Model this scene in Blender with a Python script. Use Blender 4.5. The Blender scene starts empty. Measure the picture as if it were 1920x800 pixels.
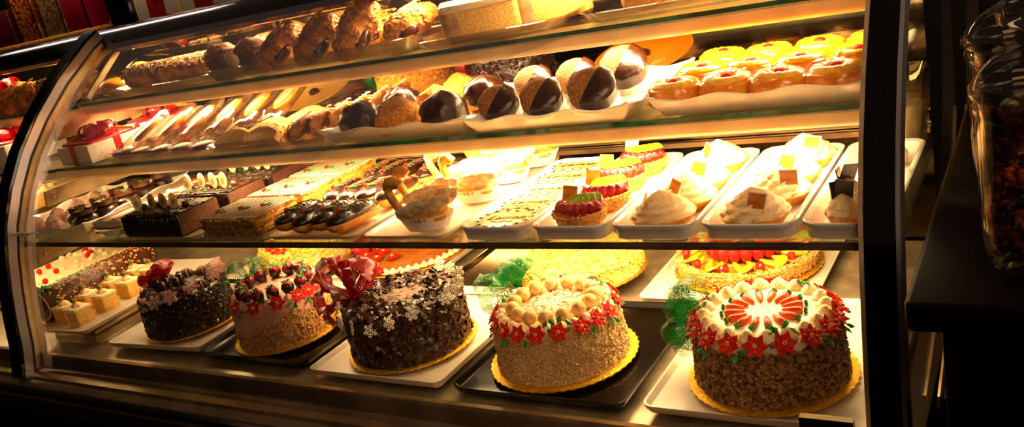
import bpy, math, random
from mathutils import Vector, Matrix, Euler, noise
PI=math.pi; rnd=random.Random(7)
sc=bpy.context.scene; COL=sc.collection
# ------------------------------------------------------------------ mesh builder
class MB:
    def __init__(s): s.v=[]; s.f=[]; s.uv=None; s.M=Matrix()
    def add(s,vs,fs,M=None):
        o=len(s.v); A=s.M if M is None else s.M@M
        s.v+= [A@Vector(p) for p in vs]; s.f+=[tuple(i+o for i in q) for q in fs]; return s
    def loft(s,loops,c0=True,c1=True,closed=True,M=None):
        n=len(loops[0]); vs=[p for l in loops for p in l]; fs=[]
        for i in range(len(loops)-1):
            for j in range(n if closed else n-1):
                k=(j+1)%n; fs.append((i*n+j,i*n+k,(i+1)*n+k,(i+1)*n+j))
        if closed and c0: fs.append(tuple(range(n-1,-1,-1)))
        if closed and c1: fs.append(tuple((len(loops)-1)*n+j for j in range(n)))
        return s.add(vs,fs,M)
    def lathe(s,prof,n=28,at=(0,0,0),M=None,fn=None,sx=1,sy=1):
        L=[]
        for i,(r,z) in enumerate(prof):
            l=[]
            for j in range(n):
                a=2*PI*j/n; rr=r if fn is None else fn(r,a,z,i)
                l.append((at[0]+rr*math.cos(a)*sx,at[1]+rr*math.sin(a)*sy,at[2]+z))
            L.append(l)
        return s.loft(L,M=M)
    def box(s,c,d,M=None):
        x,y,z=c; a,b,h=d[0]/2,d[1]/2,d[2]/2
        return s.add([(x+i*a,y+j*b,z+k*h) for k in(-1,1) for j in(-1,1) for i in(-1,1)],
            [(0,2,3,1),(4,5,7,6),(0,1,5,4),(2,6,7,3),(0,4,6,2),(1,3,7,5)],M)
    def rbox(s,w,d,z0,z1,r=.01,bev=.003,at=(0,0),M=None,n=5,flare=0):
        def lp(ins,z):
            return [(at[0]+p[0],at[1]+p[1],z) for p in rrect(w-2*ins,d-2*ins,max(r-ins,.0005),n)]
        return s.loft([lp(bev,z0),lp(bev*.3,z0+bev*.3),lp(0,z0+bev),lp(0,z1-bev),lp(bev*.3,z1-bev*.3),lp(bev,z1)],M=M)
    def ell(s,c,r,nu=16,nv=9,M=None):
        if not hasattr(r,'__len__'): r=(r,r,r)
        L=[]
        for i in range(nv+1):
            t=PI*(i+.02)/(nv+.04)-PI/2
            L.append([(c[0]+r[0]*math.cos(t)*math.cos(2*PI*j/nu),c[1]+r[1]*math.cos(t)*math.sin(2*PI*j/nu),c[2]+r[2]*math.sin(t)) for j in range(nu)])
        return s.loft(L,M=M)
    def tube(s,pts,r,n=8,M=None,closed=False):
        pts=[Vector(p) for p in pts]; m=len(pts); L=[]; a=None
        for i,p in enumerate(pts):
            t=(pts[(i+1)%m if closed else min(i+1,m-1)]-pts[(i-1)%m if closed else max(i-1,0)]).normalized()
            if a is None: a=t.orthogonal()
            a=a-t*a.dot(t)
            if a.length<1e-4: a=t.orthogonal()
            a.normalize(); b=a.cross(t); rr=r[i] if hasattr(r,'__len__') else r
            L.append([p+rr*(a*math.cos(2*PI*j/n)+b*math.sin(2*PI*j/n)) for j in range(n)])
        if closed: L.append(L[0]); return s.loft(L,False,False,M=M)
        return s.loft(L,M=M)
    def prism(s,poly,z0,z1,M=None):
        return s.loft([[(p[0],p[1],z0) for p in poly],[(p[0],p[1],z1) for p in poly]],M=M)
    def yz(s,poly,x0,x1):            # a y-z outline drawn out along x
        return s.loft([[(x0,p[0],p[1]) for p in poly],[(x1,p[0],p[1]) for p in poly]])
    def disp(s,amp,scale,seed=0):
        o=Vector((seed*3.1,seed*1.7,seed))
        s.v=[p+noise.noise_vector(p*scale+o)*amp for p in s.v]; return s
def rrect(w,d,r,n=5):
    r=min(r,w/2,d/2); o=[]
    for cx,cy,a0 in((w/2-r,d/2-r,0),(-w/2+r,d/2-r,PI/2),(-w/2+r,-d/2+r,PI),(w/2-r,-d/2+r,1.5*PI)):
        for i in range(n+1): a=a0+PI/2*i/n; o.append((cx+r*math.cos(a),cy+r*math.sin(a)))
    return o
def T(x=0,y=0,z=0,rx=0,ry=0,rz=0,s=1):
    return Matrix.Translation((x,y,z))@Euler((rx,ry,rz)).to_matrix().to_4x4()@Matrix.Scale(s,4)
def aim(p,nrm,spin=0,s=1):
    return Matrix.Translation(p)@Vector(nrm).to_track_quat('Z','Y').to_matrix().to_4x4()@Matrix.Rotation(spin,4,'Z')@Matrix.Scale(s,4)
def mesh(name,mb,mat,ang=40):
    me=bpy.data.meshes.new(name); me.from_pydata([tuple(p) for p in mb.v],[],mb.f)
    if mb.uv:
        u=me.uv_layers.new(name='UVMap')
        for lp in me.loops: u.data[lp.index].uv=mb.uv[lp.vertex_index]
    me.polygons.foreach_set('use_smooth',[True]*len(me.polygons))
    me.set_sharp_from_angle(angle=math.radians(ang)); me.materials.append(mat); me.update(); return me
def obj(name,mb,mat,parent=None,M=None,label=None,stuff=False,ang=40):
    me=mb if isinstance(mb,bpy.types.Mesh) else mesh(name,mb,mat,ang)
    o=bpy.data.objects.new(name,me); COL.objects.link(o)
    if parent: o.parent=parent
    if M is not None: o.matrix_local=M
    if label: o['label']=label
    if stuff: o['kind']='stuff'
    return o
def tag(o,label,cat,group=None):
    o['label']=label; o['category']=cat
    if group: o['group']=group
    return o
def thing(name,label,cat,loc=(0,0,0),rz=0,group=None,rx=0,ry=0,s=1):
    o=bpy.data.objects.new(name,None); COL.objects.link(o); o.empty_display_size=.02
    o.location=loc; o.rotation_euler=(rx,ry,rz); o.scale=(s,s,s); return tag(o,label,cat,group)
def struct(name,mb,mat):
    o=obj(name,mb,mat); o['kind']='structure'; return o
def dup(root,loc,rz,label,rx=0,ry=0,s=1,group=None):
    r=root.copy(); COL.objects.link(r); r.location=loc; r.rotation_euler=(rx,ry,rz); r.scale=(s,s,s); r['label']=label
    if group: r['group']=group
    for ch in list(root.children):
        c=ch.copy(); COL.objects.link(c); c.parent=r
        for g in list(ch.children):
            d=g.copy(); COL.objects.link(d); d.parent=c
    return r
def line(kinds,spots,maker,group=None):     # the first spot makes the thing, the rest copy it
    first=None
    for sp in spots:
        x,y,z,rz,label=sp[:5]; kw=sp[5] if len(sp)>5 else {}
        if first is None:
            first=maker(label); first.location=(x,y,z); first.rotation_euler=(kw.get('rx',0),kw.get('ry',0),rz); k=kw.get('s',1); first.scale=(k,k,k)
            if group: first['group']=group
        else: dup(first,(x,y,z),rz,label,**kw)
    return first
# ------------------------------------------------------------------ materials
def hexc(h):
    return tuple(((int(h[i:i+2],16)/255)**2.2) for i in(0,2,4))+(1,)
def mat(name,c1,c2=None,sc=60,rough=.5,metal=0,bump=0,bsc=None,lo=.4,hi=.6,spec=.5,coat=0,sss=0,emit=None,es=0,detail=4,tr=0):
    m=bpy.data.materials.new(name); m.use_nodes=True; N=m.node_tree.nodes; L=m.node_tree.links
    b=N['Principled BSDF']; b.inputs['Base Color'].default_value=hexc(c1); b.inputs['Roughness'].default_value=rough
    b.inputs['Metallic'].default_value=metal; b.inputs['Specular IOR Level'].default_value=spec; b.inputs['Coat Weight'].default_value=coat
    if coat: b.inputs['Coat Roughness'].default_value=.08
    if sss: b.inputs['Subsurface Weight'].default_value=sss; b.inputs['Subsurface Radius'].default_value=(.01,.006,.003); b.inputs['Subsurface Scale'].default_value=.5
    if emit: b.inputs['Emission Color'].default_value=hexc(emit); b.inputs['Emission Strength'].default_value=es
    if tr: b.inputs['Transmission Weight'].default_value=tr
    tc=N.new('ShaderNodeTexCoord')
    if c2:
        n=N.new('ShaderNodeTexNoise'); n.inputs['Scale'].default_value=sc; n.inputs['Detail'].default_value=detail; L.new(tc.outputs['Object'],n.inputs['Vector'])
        r=N.new('ShaderNodeValToRGB'); e=r.color_ramp.elements; e[0].position=lo; e[1].position=hi; e[0].color=hexc(c1); e[1].color=hexc(c2)
        L.new(n.outputs['Fac'],r.inputs['Fac']); L.new(r.outputs['Color'],b.inputs['Base Color'])
    if bump:
        n=N.new('ShaderNodeTexNoise'); n.inputs['Scale'].default_value=bsc or sc; n.inputs['Detail'].default_value=5; L.new(tc.outputs['Object'],n.inputs['Vector'])
        u=N.new('ShaderNodeBump'); u.inputs['Strength'].default_value=bump; u.inputs['Distance'].default_value=.004
        L.new(n.outputs['Fac'],u.inputs['Height']); L.new(u.outputs['Normal'],b.inputs['Normal'])
    return m
def thin_glass(name,tint='ffffff',refl=.06,rough=.0):
    m=bpy.data.materials.new(name); m.use_nodes=True; N=m.node_tree.nodes; L=m.node_tree.links; N.clear()
    o=N.new('ShaderNodeOutputMaterial'); t=N.new('ShaderNodeBsdfTransparent'); t.inputs['Color'].default_value=hexc(tint)
    g=N.new('ShaderNodeBsdfGlossy'); g.inputs['Roughness'].default_value=rough
    f=N.new('ShaderNodeLayerWeight'); f.inputs['Blend'].default_value=.25
    k=N.new('ShaderNodeMath'); k.operation='MULTIPLY_ADD'; k.inputs[1].default_value=.5; k.inputs[2].default_value=refl; k.use_clamp=True
    x=N.new('ShaderNodeMixShader'); L.new(f.outputs['Fresnel'],k.inputs[0]); L.new(k.outputs[0],x.inputs[0])
    L.new(t.outputs[0],x.inputs[1]); L.new(g.outputs[0],x.inputs[2]); L.new(x.outputs[0],o.inputs[0]); return m
def net(name,col,dens=.62,sc=(1,1)):
    m=bpy.data.materials.new(name); m.use_nodes=True; N=m.node_tree.nodes; L=m.node_tree.links; N.clear()
    o=N.new('ShaderNodeOutputMaterial'); t=N.new('ShaderNodeBsdfTransparent')
    p=N.new('ShaderNodeBsdfPrincipled'); p.inputs['Base Color'].default_value=hexc(col); p.inputs['Roughness'].default_value=.35
    p.inputs['Specular IOR Level'].default_value=.8
    tl=N.new('ShaderNodeBsdfTranslucent'); tl.inputs['Color'].default_value=hexc(col)
    a=N.new('ShaderNodeMixShader'); a.inputs[0].default_value=.4; L.new(p.outputs[0],a.inputs[1]); L.new(tl.outputs[0],a.inputs[2])
    u=N.new('ShaderNodeUVMap'); sp=N.new('ShaderNodeSeparateXYZ'); L.new(u.outputs[0],sp.inputs[0]); outs=[]
    for k in range(2):
        mu=N.new('ShaderNodeMath'); mu.operation='MULTIPLY'; mu.inputs[1].default_value=sc[k]; L.new(sp.outputs[k],mu.inputs[0])
        fr=N.new('ShaderNodeMath'); fr.operation='FRACT'; L.new(mu.outputs[0],fr.inputs[0])
        lt=N.new('ShaderNodeMath'); lt.operation='LESS_THAN'; lt.inputs[1].default_value=1-math.sqrt(1-dens); L.new(fr.outputs[0],lt.inputs[0]); outs.append(lt)
    mx=N.new('ShaderNodeMath'); mx.operation='MAXIMUM'; L.new(outs[0].outputs[0],mx.inputs[0]); L.new(outs[1].outputs[0],mx.inputs[1])
    x=N.new('ShaderNodeMixShader'); L.new(mx.outputs[0],x.inputs[0]); L.new(t.outputs[0],x.inputs[1]); L.new(a.outputs[0],x.inputs[2]); L.new(x.outputs[0],o.inputs[0]); return m
def stripes(name,c1,c2,sc,axis=0,rough=.35):
    m=mat(name,c1,rough=rough); N=m.node_tree.nodes; L=m.node_tree.links; b=N['Principled BSDF']
    tc=N.new('ShaderNodeTexCoord'); w=N.new('ShaderNodeTexWave'); w.bands_direction='XYZ'[axis]; w.inputs['Scale'].default_value=sc; w.inputs['Distortion'].default_value=1.2
    r=N.new('ShaderNodeValToRGB'); r.color_ramp.interpolation='CONSTANT'; r.color_ramp.elements[0].color=hexc(c1); r.color_ramp.elements[1].color=hexc(c2); r.color_ramp.elements[1].position=.5
    L.new(tc.outputs['Object'],w.inputs['Vector']); L.new(w.outputs['Fac'],r.inputs['Fac']); L.new(r.outputs['Color'],b.inputs['Base Color']); return m
def speck(name,cols,sc,rough=.4,bump=.5):
    m=mat(name,cols[0],rough=rough); N=m.node_tree.nodes; L=m.node_tree.links; b=N['Principled BSDF']
    tc=N.new('ShaderNodeTexCoord'); v=N.new('ShaderNodeTexVoronoi'); v.inputs['Scale'].default_value=sc; L.new(tc.outputs['Object'],v.inputs['Vector'])
    s=N.new('ShaderNodeSeparateColor'); L.new(v.outputs['Color'],s.inputs[0]); r=N.new('ShaderNodeValToRGB'); r.color_ramp.interpolation='CONSTANT'
    e=r.color_ramp.elements
    while len(e)<len(cols): e.new(.5)
    for i,c in enumerate(cols): e[i].position=i/len(cols); e[i].color=hexc(c)
    L.new(s.outputs[0],r.inputs['Fac']); L.new(r.outputs['Color'],b.inputs['Base Color'])
    u=N.new('ShaderNodeBump'); u.inputs['Strength'].default_value=bump; u.inputs['Distance'].default_value=.004; u.invert=True
    L.new(v.outputs['Distance'],u.inputs['Height']); L.new(u.outputs['Normal'],b.inputs['Normal']); return m
K={}
K['black']=mat('black_lacquer','080607',rough=.12,coat=.6)
K['grey']=mat('brushed_grey_metal','b9b2b4',rough=.3,metal=.7)
K['beige']=mat('beige_painted_metal','c3a67c','b0946c',sc=30,rough=.42,metal=.25)
K['gasket']=mat('brown_gasket','3a2415',rough=.5)
K['chrome']=mat('polished_metal','c8b9a5',rough=.12,metal=1)
K['steel']=mat('deck_steel','b0a084','8e7e66',sc=14,rough=.28,metal=.6)
K['bronze']=mat('bronze_rail','a48a66','846a4a',sc=9,rough=.22,metal=.7)
K['darkwood']=mat('dark_wood','1a0d08','0d0605',sc=18,rough=.3,coat=.3)
K['mirror']=mat('smoked_back_glass','4f4438','3c332a',sc=5,rough=.06,metal=1)
K['mirrorl']=mat('pale_back_glass','a09078','7c6c58',sc=4,rough=.04,metal=.9)
K['glass']=thin_glass('clear_glass',refl=.015)
K['shelfglass']=thin_glass('shelf_glass','f0f6ee',refl=.05)
K['edge']=mat('green_glass_edge','0b3a22','17583a',sc=8,rough=.1,coat=.5,spec=.8)
K['diff']=mat('lamp_diffuser','caa87a','b89468',sc=12,rough=.35,emit='ffb45a',es=.16)
K['tube']=mat('glowing_lamp','fff0d0',emit='ffc877',es=9)
K['white']=mat('white_glazed_china','f0e8dc',rough=.18,coat=.4)
K['wtray']=mat('white_plastic_tray','d2c4b0',rough=.3)
K['btray']=mat('black_tray','0c0807',rough=.22,spec=.3,coat=.12)
K['clear']=thin_glass('clear_plastic_tray','f5ead8',refl=.12,rough=.1)
K['gold']=mat('gold_foil_board','f2c23a','d89c18',sc=150,rough=.3,metal=.7,bump=.6,bsc=260)
K['choc']=mat('dark_chocolate','22100a','2f170d',sc=80,rough=.28,coat=.25,bump=.3,bsc=120)
K['chocm']=mat('milk_chocolate','5a3420','3d2113',sc=60,rough=.4,bump=.3,bsc=200)
K['shave']=mat('chocolate_shaving','2c180f','4c2d1b',sc=50,rough=.38)
K['cream']=mat('whipped_cream','fbe6b8','f4d99e',sc=40,rough=.45,bump=.25,bsc=160,sss=.1)
K['pinkc']=mat('pink_buttercream','f0b8a0','eaa98f',sc=40,rough=.5,bump=.2,bsc=90)
K['coco']=mat('coconut_crumb','e6c48c','c89a55',sc=240,rough=.7,bump=.9,bsc=300)
K['cocow']=mat('white_coconut','fff4dc','eedcb4',sc=260,rough=.7,bump=.9,bsc=350)
K['nut']=mat('chopped_nut','b98a52','5f3a1c',sc=130,rough=.65,bump=.9,bsc=260)
K['nutl']=mat('almond_flake','d9a860','b07a38',sc=120,rough=.6)
K['red']=mat('red_icing','dc2410','c4180a',sc=90,rough=.5,spec=.25)
K['berry']=mat('strawberry','c2181a','90100f',sc=160,rough=.22,coat=.5,bump=.5,bsc=380)
K['yel']=mat('yellow_icing','f2c23a',rough=.4)
K['green']=mat('green_icing','2f8a2c','1d6a20',sc=90,rough=.4)
K['orange']=mat('orange_icing','e8641a','d4500f',sc=80,rough=.4)
K['net']=net('green_tulle','0a7a2a',.52,(11,13))
K['netr']=net('red_patterned_ribbon','b81424',.97,(12,5))
K['netd']=mat('red_ribbon_print','f2b8a8',rough=.4)
K['pinkw']=mat('pale_pink_wafer','f3b8b0',rough=.5)
K['whitew']=mat('white_wafer','f6ead6',rough=.5)
K['sponge']=mat('yellow_sponge','e9bd62','d29a3c',sc=180,rough=.75,bump=.6,bsc=260)
K['pastry']=mat('flaky_pastry','c8842c','7d430f',sc=55,rough=.5,bump=.8,bsc=110,lo=.35,hi=.68)
K['golden']=mat('golden_pastry','e2a23e','c67d20',sc=70,rough=.5,bump=.5,bsc=140)
K['mac']=mat('toasted_coconut','f0a836','c9741a',sc=160,rough=.7,bump=1,bsc=240)
K['crumb']=mat('brown_crumb','a8743f','74481f',sc=300,rough=.8,bump=1,bsc=380)
K['glaze']=mat('pineapple_glaze','f2a020','dc7c10',sc=40,rough=.15,coat=.7,bump=.3,bsc=80)
K['pine']=mat('pineapple','f6c22e','e8a51c',sc=90,rough=.2,coat=.6,bump=.4,bsc=150)
K['muffin']=mat('muffin_crumb','7a4a1e','4a280e',sc=110,rough=.65,bump=.9,bsc=170)
K['paper']=mat('brown_paper_cup','3a2110',rough=.6)
K['wpaper']=mat('white_paper_cup','f4eadb',rough=.6)
K['custard']=mat('custard','f3c04a','e5a632',sc=60,rough=.35)
K['icew']=mat('white_icing','f5e4c4','ecd6ac',sc=30,rough=.35,bump=.2,bsc=70)
K['lemon']=mat('lemon_curd','f6dc7a','f2cf58',sc=30,rough=.2,coat=.5)
K['kiwi']=mat('kiwi','a8b82c','7f9a1c',sc=90,rough=.2,coat=.5)
K['bberry']=mat('blackberry','1a0d16','2d1422',sc=120,rough=.25,coat=.5)
K['amber']=mat('amber_sugar_tile','d98a2a','b8681a',sc=60,rough=.15,coat=.6)
K['mango']=mat('mango','f0a822','e29018',sc=60,rough=.25,coat=.4)
K['plaque']=mat('cream_chocolate_oval','ead9a0','d0b878',sc=200,rough=.4)
K['mousse']=mat('chocolate_mousse','6f4630','5a3826',sc=120,rough=.6,bump=.4,bsc=160)
K['pinks']=mat('pink_marshmallow','e9bfae','d8a494',sc=50,rough=.5)
K['cello']=thin_glass('cellophane','fff6ea',refl=.14,rough=.12)
K['redgift']=mat('red_gift_wrap','c41420',rough=.25,coat=.4)
K['whgift']=mat('white_gift_box','efe4da',rough=.4)
K['candyo']=speck('orange_candy',['e07818','c43012','f0a020','8a1c0c'],90)
K['candyp']=speck('pastel_candy',['c8a860','88a070','b85a40','d0b090'],80)
K['crimson']=mat('crimson_bin','8e0c24','7a0a20',sc=3,rough=.3,coat=.4)
K['maroon']=mat('maroon_bin','4a0814',rough=.35)
K['strip']=stripes('red_white_stripe','b8131a','e8d3b0',1.7,0)
K['wcandy']=speck('wrapped_candy',['8a3a30','b0584c','4a2a30','c09a80','5a4a58'],45)
K['jar']=thin_glass('jar_glass','e8e2d0',refl=.08)
K['agate']=mat('orange_disc','e88a10','d87808',sc=10,rough=.3,coat=.4)
K['leather']=mat('dark_counter','160906','0d0504',sc=8,rough=.35,spec=.08)
# ------------------------------------------------------------------ camera
f=1627.7; yaw,pit,rol=.598,.2984,.219
fw=Vector((-math.sin(yaw)*math.cos(pit),math.cos(yaw)*math.cos(pit),-math.sin(pit))); rt=Vector((math.cos(yaw),math.sin(yaw),0)); dn=fw.cross(rt)
r2=math.cos(rol)*rt+math.sin(rol)*dn; d2=-math.sin(rol)*rt+math.cos(rol)*dn
cam=bpy.data.cameras.new('camera'); cam.sensor_width=36; cam.lens=36*f/1920; cam.clip_start=.02
co=bpy.data.objects.new('camera',cam); COL.objects.link(co)
R3=Matrix((r2,-d2,-fw)).transposed(); co.matrix_world=Matrix.Translation((0,0,.7939))@R3.to_4x4(); sc.camera=co
# ------------------------------------------------------------------ room shell
struct('floor',MB().box((-1.5,-.5,-.96),(7,8,.02)),K['darkwood'])
struct('wall_back',MB().box((-1.5,3.4,.6),(7,.05,3.1)),mat('dark_wall','140b09',rough=.6))
struct('wall_front',MB().box((-1.5,-4.5,.6),(7,.05,3.1)),mat('brown_front_wall','3a2418','2c1a10',sc=1.5,rough=.6))
struct('wall_left',MB().box((-4.9,-.5,.6),(.05,8,3.1)),mat('dark_side_wall','160c0a',rough=.6))
# ------------------------------------------------------------------ the display case
XL,XR=-2.403,-.24
PRO=[(1.095,-.06),(1.118,.02),(1.132,.1),(1.15,.18),(1.172,.26),(1.20,.34),(1.245,.42),(1.303,.5),(1.38,.58),(1.475,.66),(1.59,.735),(1.63,.755)]
def nor(i):
    a=Vector(PRO[max(i-1,0)]);b=Vector(PRO[min(i+1,len(PRO)-1)]); t=(b-a).normalized(); return Vector((-t.y,t.x))   # points to the front
def strip(x0,x1,o0,o1):
    mb=MB(); L=[]
    for i,p in enumerate(PRO):
        n=nor(i); a=Vector(p)+n*o0; b=Vector(p)+n*o1
        L.append([(x0,a.x,a.y),(x1,a.x,a.y),(x1,b.x,b.y),(x0,b.x,b.y)])
    return mb.loft(L)
case=thing('display_case','long curved-glass pastry display case with black and steel frame','display case',(0,0,0))
CX0=-3.9
def case_part(n,mb,m,label=None): return obj(n,mb,K[m],case,label=label)
fr=case_part('frame_post',strip(XL-.055,XL,.045,.053),'black'); obj('edge_trim',strip(XL-.05,XL+.002,.022,.045),K['grey'],fr); obj('gasket',strip(XL-.045,XL-.001,.014,.022),K['gasket'],fr)
obj('inner_trim',strip(XL-.04,XL+.001,-.02,.014),K['beige'],fr)
fr=case_part('frame_post',strip(XR+.006,XR+.048,.02,.028),'black'); obj('edge_trim',strip(XR+.048,XR+.054,-.005,.034),K['grey'],fr); obj('inner_trim',strip(XR,XR+.006,-.005,.03),K['beige'],fr)
case_part('front_glass',strip(XL+.004,XR-.002,.004,.008),'glass'); case_part('front_glass',strip(CX0,XL-.06,.004,.008),'glass')
eg=[(p[0]+.01,p[1]) for p in PRO]+[(1.96,.755),(1.96,-.06)]
case_part('end_glass',MB().yz(eg,XR+.05,XR+.052),'glass')
case_part('top_rail',MB().yz([(1.60,.738),(1.625,.742),(1.96,.742),(1.96,.80),(1.70,.80),(1.655,.792),(1.615,.765)],CX0,XR+.054),'black')
tr=case_part('rail_trim',MB().yz([(1.60,.728),(1.607,.726),(1.625,.737),(1.618,.742),(1.60,.738)],CX0,XR+.04),'chrome')
case_part('counter_top',MB().box((-2.05,2.25,.785),(3.7,.56,.03)),'black')
for k,(xa,xb,m) in enumerate(((-3.9,-2.05,'mirrorl'),(-2.05,-1.30,'mirrorl'),(-1.30,-.24,'mirror'))):
    d=case_part('sliding_door',MB().box(((xa+xb)/2,1.985+.004*(k%2),.36),(xb-xa,.008,.76)),m,'smoked dark sliding door' if m=='mirror' else 'pale mirrored sliding door')
    obj('door_stile',MB().box((xa+.012,1.972,.36),(.022,.012,.76)),K['black'],d); obj('door_handle',MB().box((xa+.03,1.966,.36),(.006,.01,.76)),K['beige'],d)
trk=MB()
for zz,yy in((.235,1.965),(.262,1.955),(.285,1.965),(.31,1.96)): trk.box((-2.07,yy,zz),(3.66,.02,.012))
case_part('sliding_track',trk,'bronze')
case_part('deck_floor',MB().box((-2.07,1.55,-.035),(3.66,.84,.02)),'steel')
case_part('bottom_rail',MB().yz([(1.13,-.028),(1.125,-.004),(1.108,0),(1.103,-.006),(1.094,-.034),(1.088,-.036),(1.084,-.042),(1.064,-.046),(1.060,-.054),(1.04,-.062),(1.036,-.10),(1.13,-.10)],CX0,XR+.05),'bronze')
case_part('edge_rail',MB().yz([(1.036,-.064),(1.03,-.07),(1.03,-.084),(1.036,-.09)],CX0,XR+.05),'chrome')
case_part('base_cabinet',MB().yz([(1.05,-.10),(1.02,-.13),(1.02,-.95),(1.98,-.95),(1.98,-.045),(1.13,-.045),(1.13,-.10)],CX0,XR+.05),'darkwood')
lt=case_part('latch',MB().box((-.285,1.062,.055),(.072,.012,.066)),'chrome','chrome square latch on the front glass')
obj('latch_window',MB().box((-.285,1.055,.052),(.044,.004,.036)),K['black'],lt)
for zz,w in((.366,.042),(.226,.05),(.53,.065)):
    b=case_part('support_bracket',MB().yz([(1.20+(zz-.22)*.55,zz),(1.9,zz),(1.9,zz+w),(1.20+(zz-.22)*.6,zz+w)],-2.41,-2.40),'beige')
    for yy in(1.22+(zz-.22)*.6,1.75): obj('screw',MB().lathe([(.006,0),(.006,.002),(.003,.003)],12,M=T(-2.40,yy,zz+w/2,ry=PI/2)),K['chrome'],b)
case_part('corner_strut',MB().tube([(-2.345,1.61,.73),(-2.345,1.47,.622)],.010,6),'beige')
cab=MB().tube([(-2.34,1.66,.728),(-2.28,1.66,.70),(-2.2,1.68,.695),(-2.24,1.7,.69),(-2.34,1.68,.705),(-2.36,1.6,.66)],.004,6)
case_part('power_cable',cab,'black')
# glass shelves with their lamps
def shelf(z,y0,y1,x0,x1,label,band=True):
    t=thing('glass_shelf',label,'shelf',((x0+x1)/2,y0,z)); w=x1-x0; d=y1-y0
    obj('pane',MB().box((0,d/2+.004,-.004),(w,d-.008,.008)),K['shelfglass'],t)
    obj('front_edge',MB().box((0,.002,-.004 if band else -.002),(w,.004,.0085 if band else .0045)),K['edge' if band else 'bronze'],t,label='green polished glass edge' if band else 'thin bronze front strip')
    if band:
        h=obj('lamp_housing',MB().yz([(.004,-.009),(.001,-.012),(.003,-.028),(.010,-.036),(.026,-.040),(.028,-.037),(.012,-.033),(.006,-.027),(.006,-.013),(.15,-.013),(.15,-.009)],-w/2,w/2),K['diff'],t)
        obj('lamp_tube',MB().tube([(-w/2+.05,.045,-.022),(w/2-.05,.045,-.022)],.006,10),K['tube'],h)
    else:
        h=obj('front_bar',MB().box((0,.0,-.0075),(w,.006,.006)),K['bronze'],t)
    return t
shelf(.30,1.18,1.70,-2.40,XR+.045,'lowest glass shelf carrying bars, swans and tart dishes',False)
shelf(.46,1.335,1.93,-2.395,XR-.01,'middle glass shelf with white wavy trays of cookies')
shelf(.61,1.475,1.80,-2.395,XR-.01,'top glass shelf carrying muffins, turnovers and pound cake')
shelf(.295,1.19,1.70,-3.85,-2.415,'lowest glass shelf of the far left bay behind the frame',False)
shelf(.455,1.345,1.90,-3.85,-2.415,'middle glass shelf of the far left bay with gift boxes')
shelf(.605,1.485,1.80,-3.85,-2.43,'top glass shelf of the far left bay outside the frame')
# ------------------------------------------------------------------ trays and dishes
def flat_tray(w,d,h,m,name,label,x,y,z,rz=0,group=None):
    t=thing(name,label,'tray',(x,y,z),rz,group)
    mb=MB(); r=.02
    L=[[(p[0],p[1],zz) for p in rrect(w-2*i,d-2*i,max(r-i,.002))] for i,zz in((.008,0),(.001,h*.6),(0,h),(.004,h),(.012,h*.5))]
    mb.loft(L); obj('tray_body',mb,K[m],t); return t
def dish(w,d,h,label,x,y,z):
    t=thing('china_dish',label,'dish',(x,y,z)); mb=MB(); L=[]
    for i,zz in((.010,0),(.005,.003),(.003,h*.7),(0,h-.004),(0,h),(.003,h+.001),(.009,h-.002),(.013,h*.5),(.02,.006)):
        L.append([(p[0],p[1],zz) for p in rrect(w-2*i,d-2*i,max(.028-i,.004),7)])
    mb.loft(L); obj('dish_body',mb,K['white'],t); return t
def wavy_tray(w,d,h,label,x,y,z,rz=0,fl=.02):
    t=thing('wavy_tray',label,'tray',(x,y,z),rz); mb=MB(); L=[]; N=120
    base=[]
    P=rrect(1,1,.001,1)
    for i in range(N):
        s=4*i/N; k=int(s); u=s-k; c=[(1,1),(-1,1),(-1,-1),(1,-1),(1,1)]
        base.append((c[k][0]+(c[k+1][0]-c[k][0])*u,c[k][1]+(c[k+1][1]-c[k][1])*u,u))
    for ins,zz,wv in((fl+.004,0,0),(fl,.002,0),(fl*.4,h*.6,.3),(0,h,1),(-.004,h+.001,1),(-.001,h+.003,1),(.006,h-.001,1),(fl*.5+.004,h*.55,.3),(fl+.006,.005,0)):
        l=[]
        for sx,sy,u in base:
            cz=math.cos(2*PI*u*3)*.0035*wv+(.004*wv if min(u,1-u)<.03 else 0)
            l.append((sx*(w/2-ins),sy*(d/2-ins),zz+cz))
        L.append(l)
    mb.loft(L); obj('tray_body',mb,K['white'],t); return t
def platter(w,d,h,label,x,y,z,rz=0,m='clear'):
    t=thing('serving_platter',label,'platter',(x,y,z),rz); mb=MB(); L=[]
    for ins,zz in((.03,0),(.02,.002),(.004,h),(0,h+.002),(.004,h+.003),(.022,.006),(.03,.004)):
        L.append([(p[0],p[1],zz) for p in rrect(w-2*ins,d-2*ins,max(.07-ins,.01),8)])
    mb.loft(L); obj('platter_body',mb,K[m],t); return t
# ------------------------------------------------------------------ small decorations (shared meshes)
def petal_flower(n,l,w,lift=.25):
    mb=MB()
    for layer,(nn,ll,ww,z,off) in enumerate(((n,l,w,0,0),(n,l*.68,w*.75,.12*l,PI/n))):
        for k in range(nn):
            M=T(0,0,z,rz=2*PI*k/nn+off)
            vs=[(.08*l,0,.02*l),(ll*.5,ww/2,lift*ll*.45),(ll,0,lift*ll),(ll*.5,-ww/2,lift*ll*.45),(ll*.5,0,lift*ll*.45+.10*l),(ll*.5,0,lift*ll*.45-.07*l)]
            mb.add(vs,[(0,4,1),(1,4,2),(2,4,3),(3,4,0),(0,1,5),(1,2,5),(2,3,5),(3,0,5)],M)
    return mb
ME={}
ME['poin']=mesh('poinsettia',petal_flower(6,.0185,.0125),K['red'],20)
mb=MB()
for k in range(5): mb.ell((.0022*math.cos(k*1.26),.0022*math.sin(k*1.26),.0062),.0013,8,5)
ME['stam']=mesh('flower_center',mb,K['yel'])
mb=MB()
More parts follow.
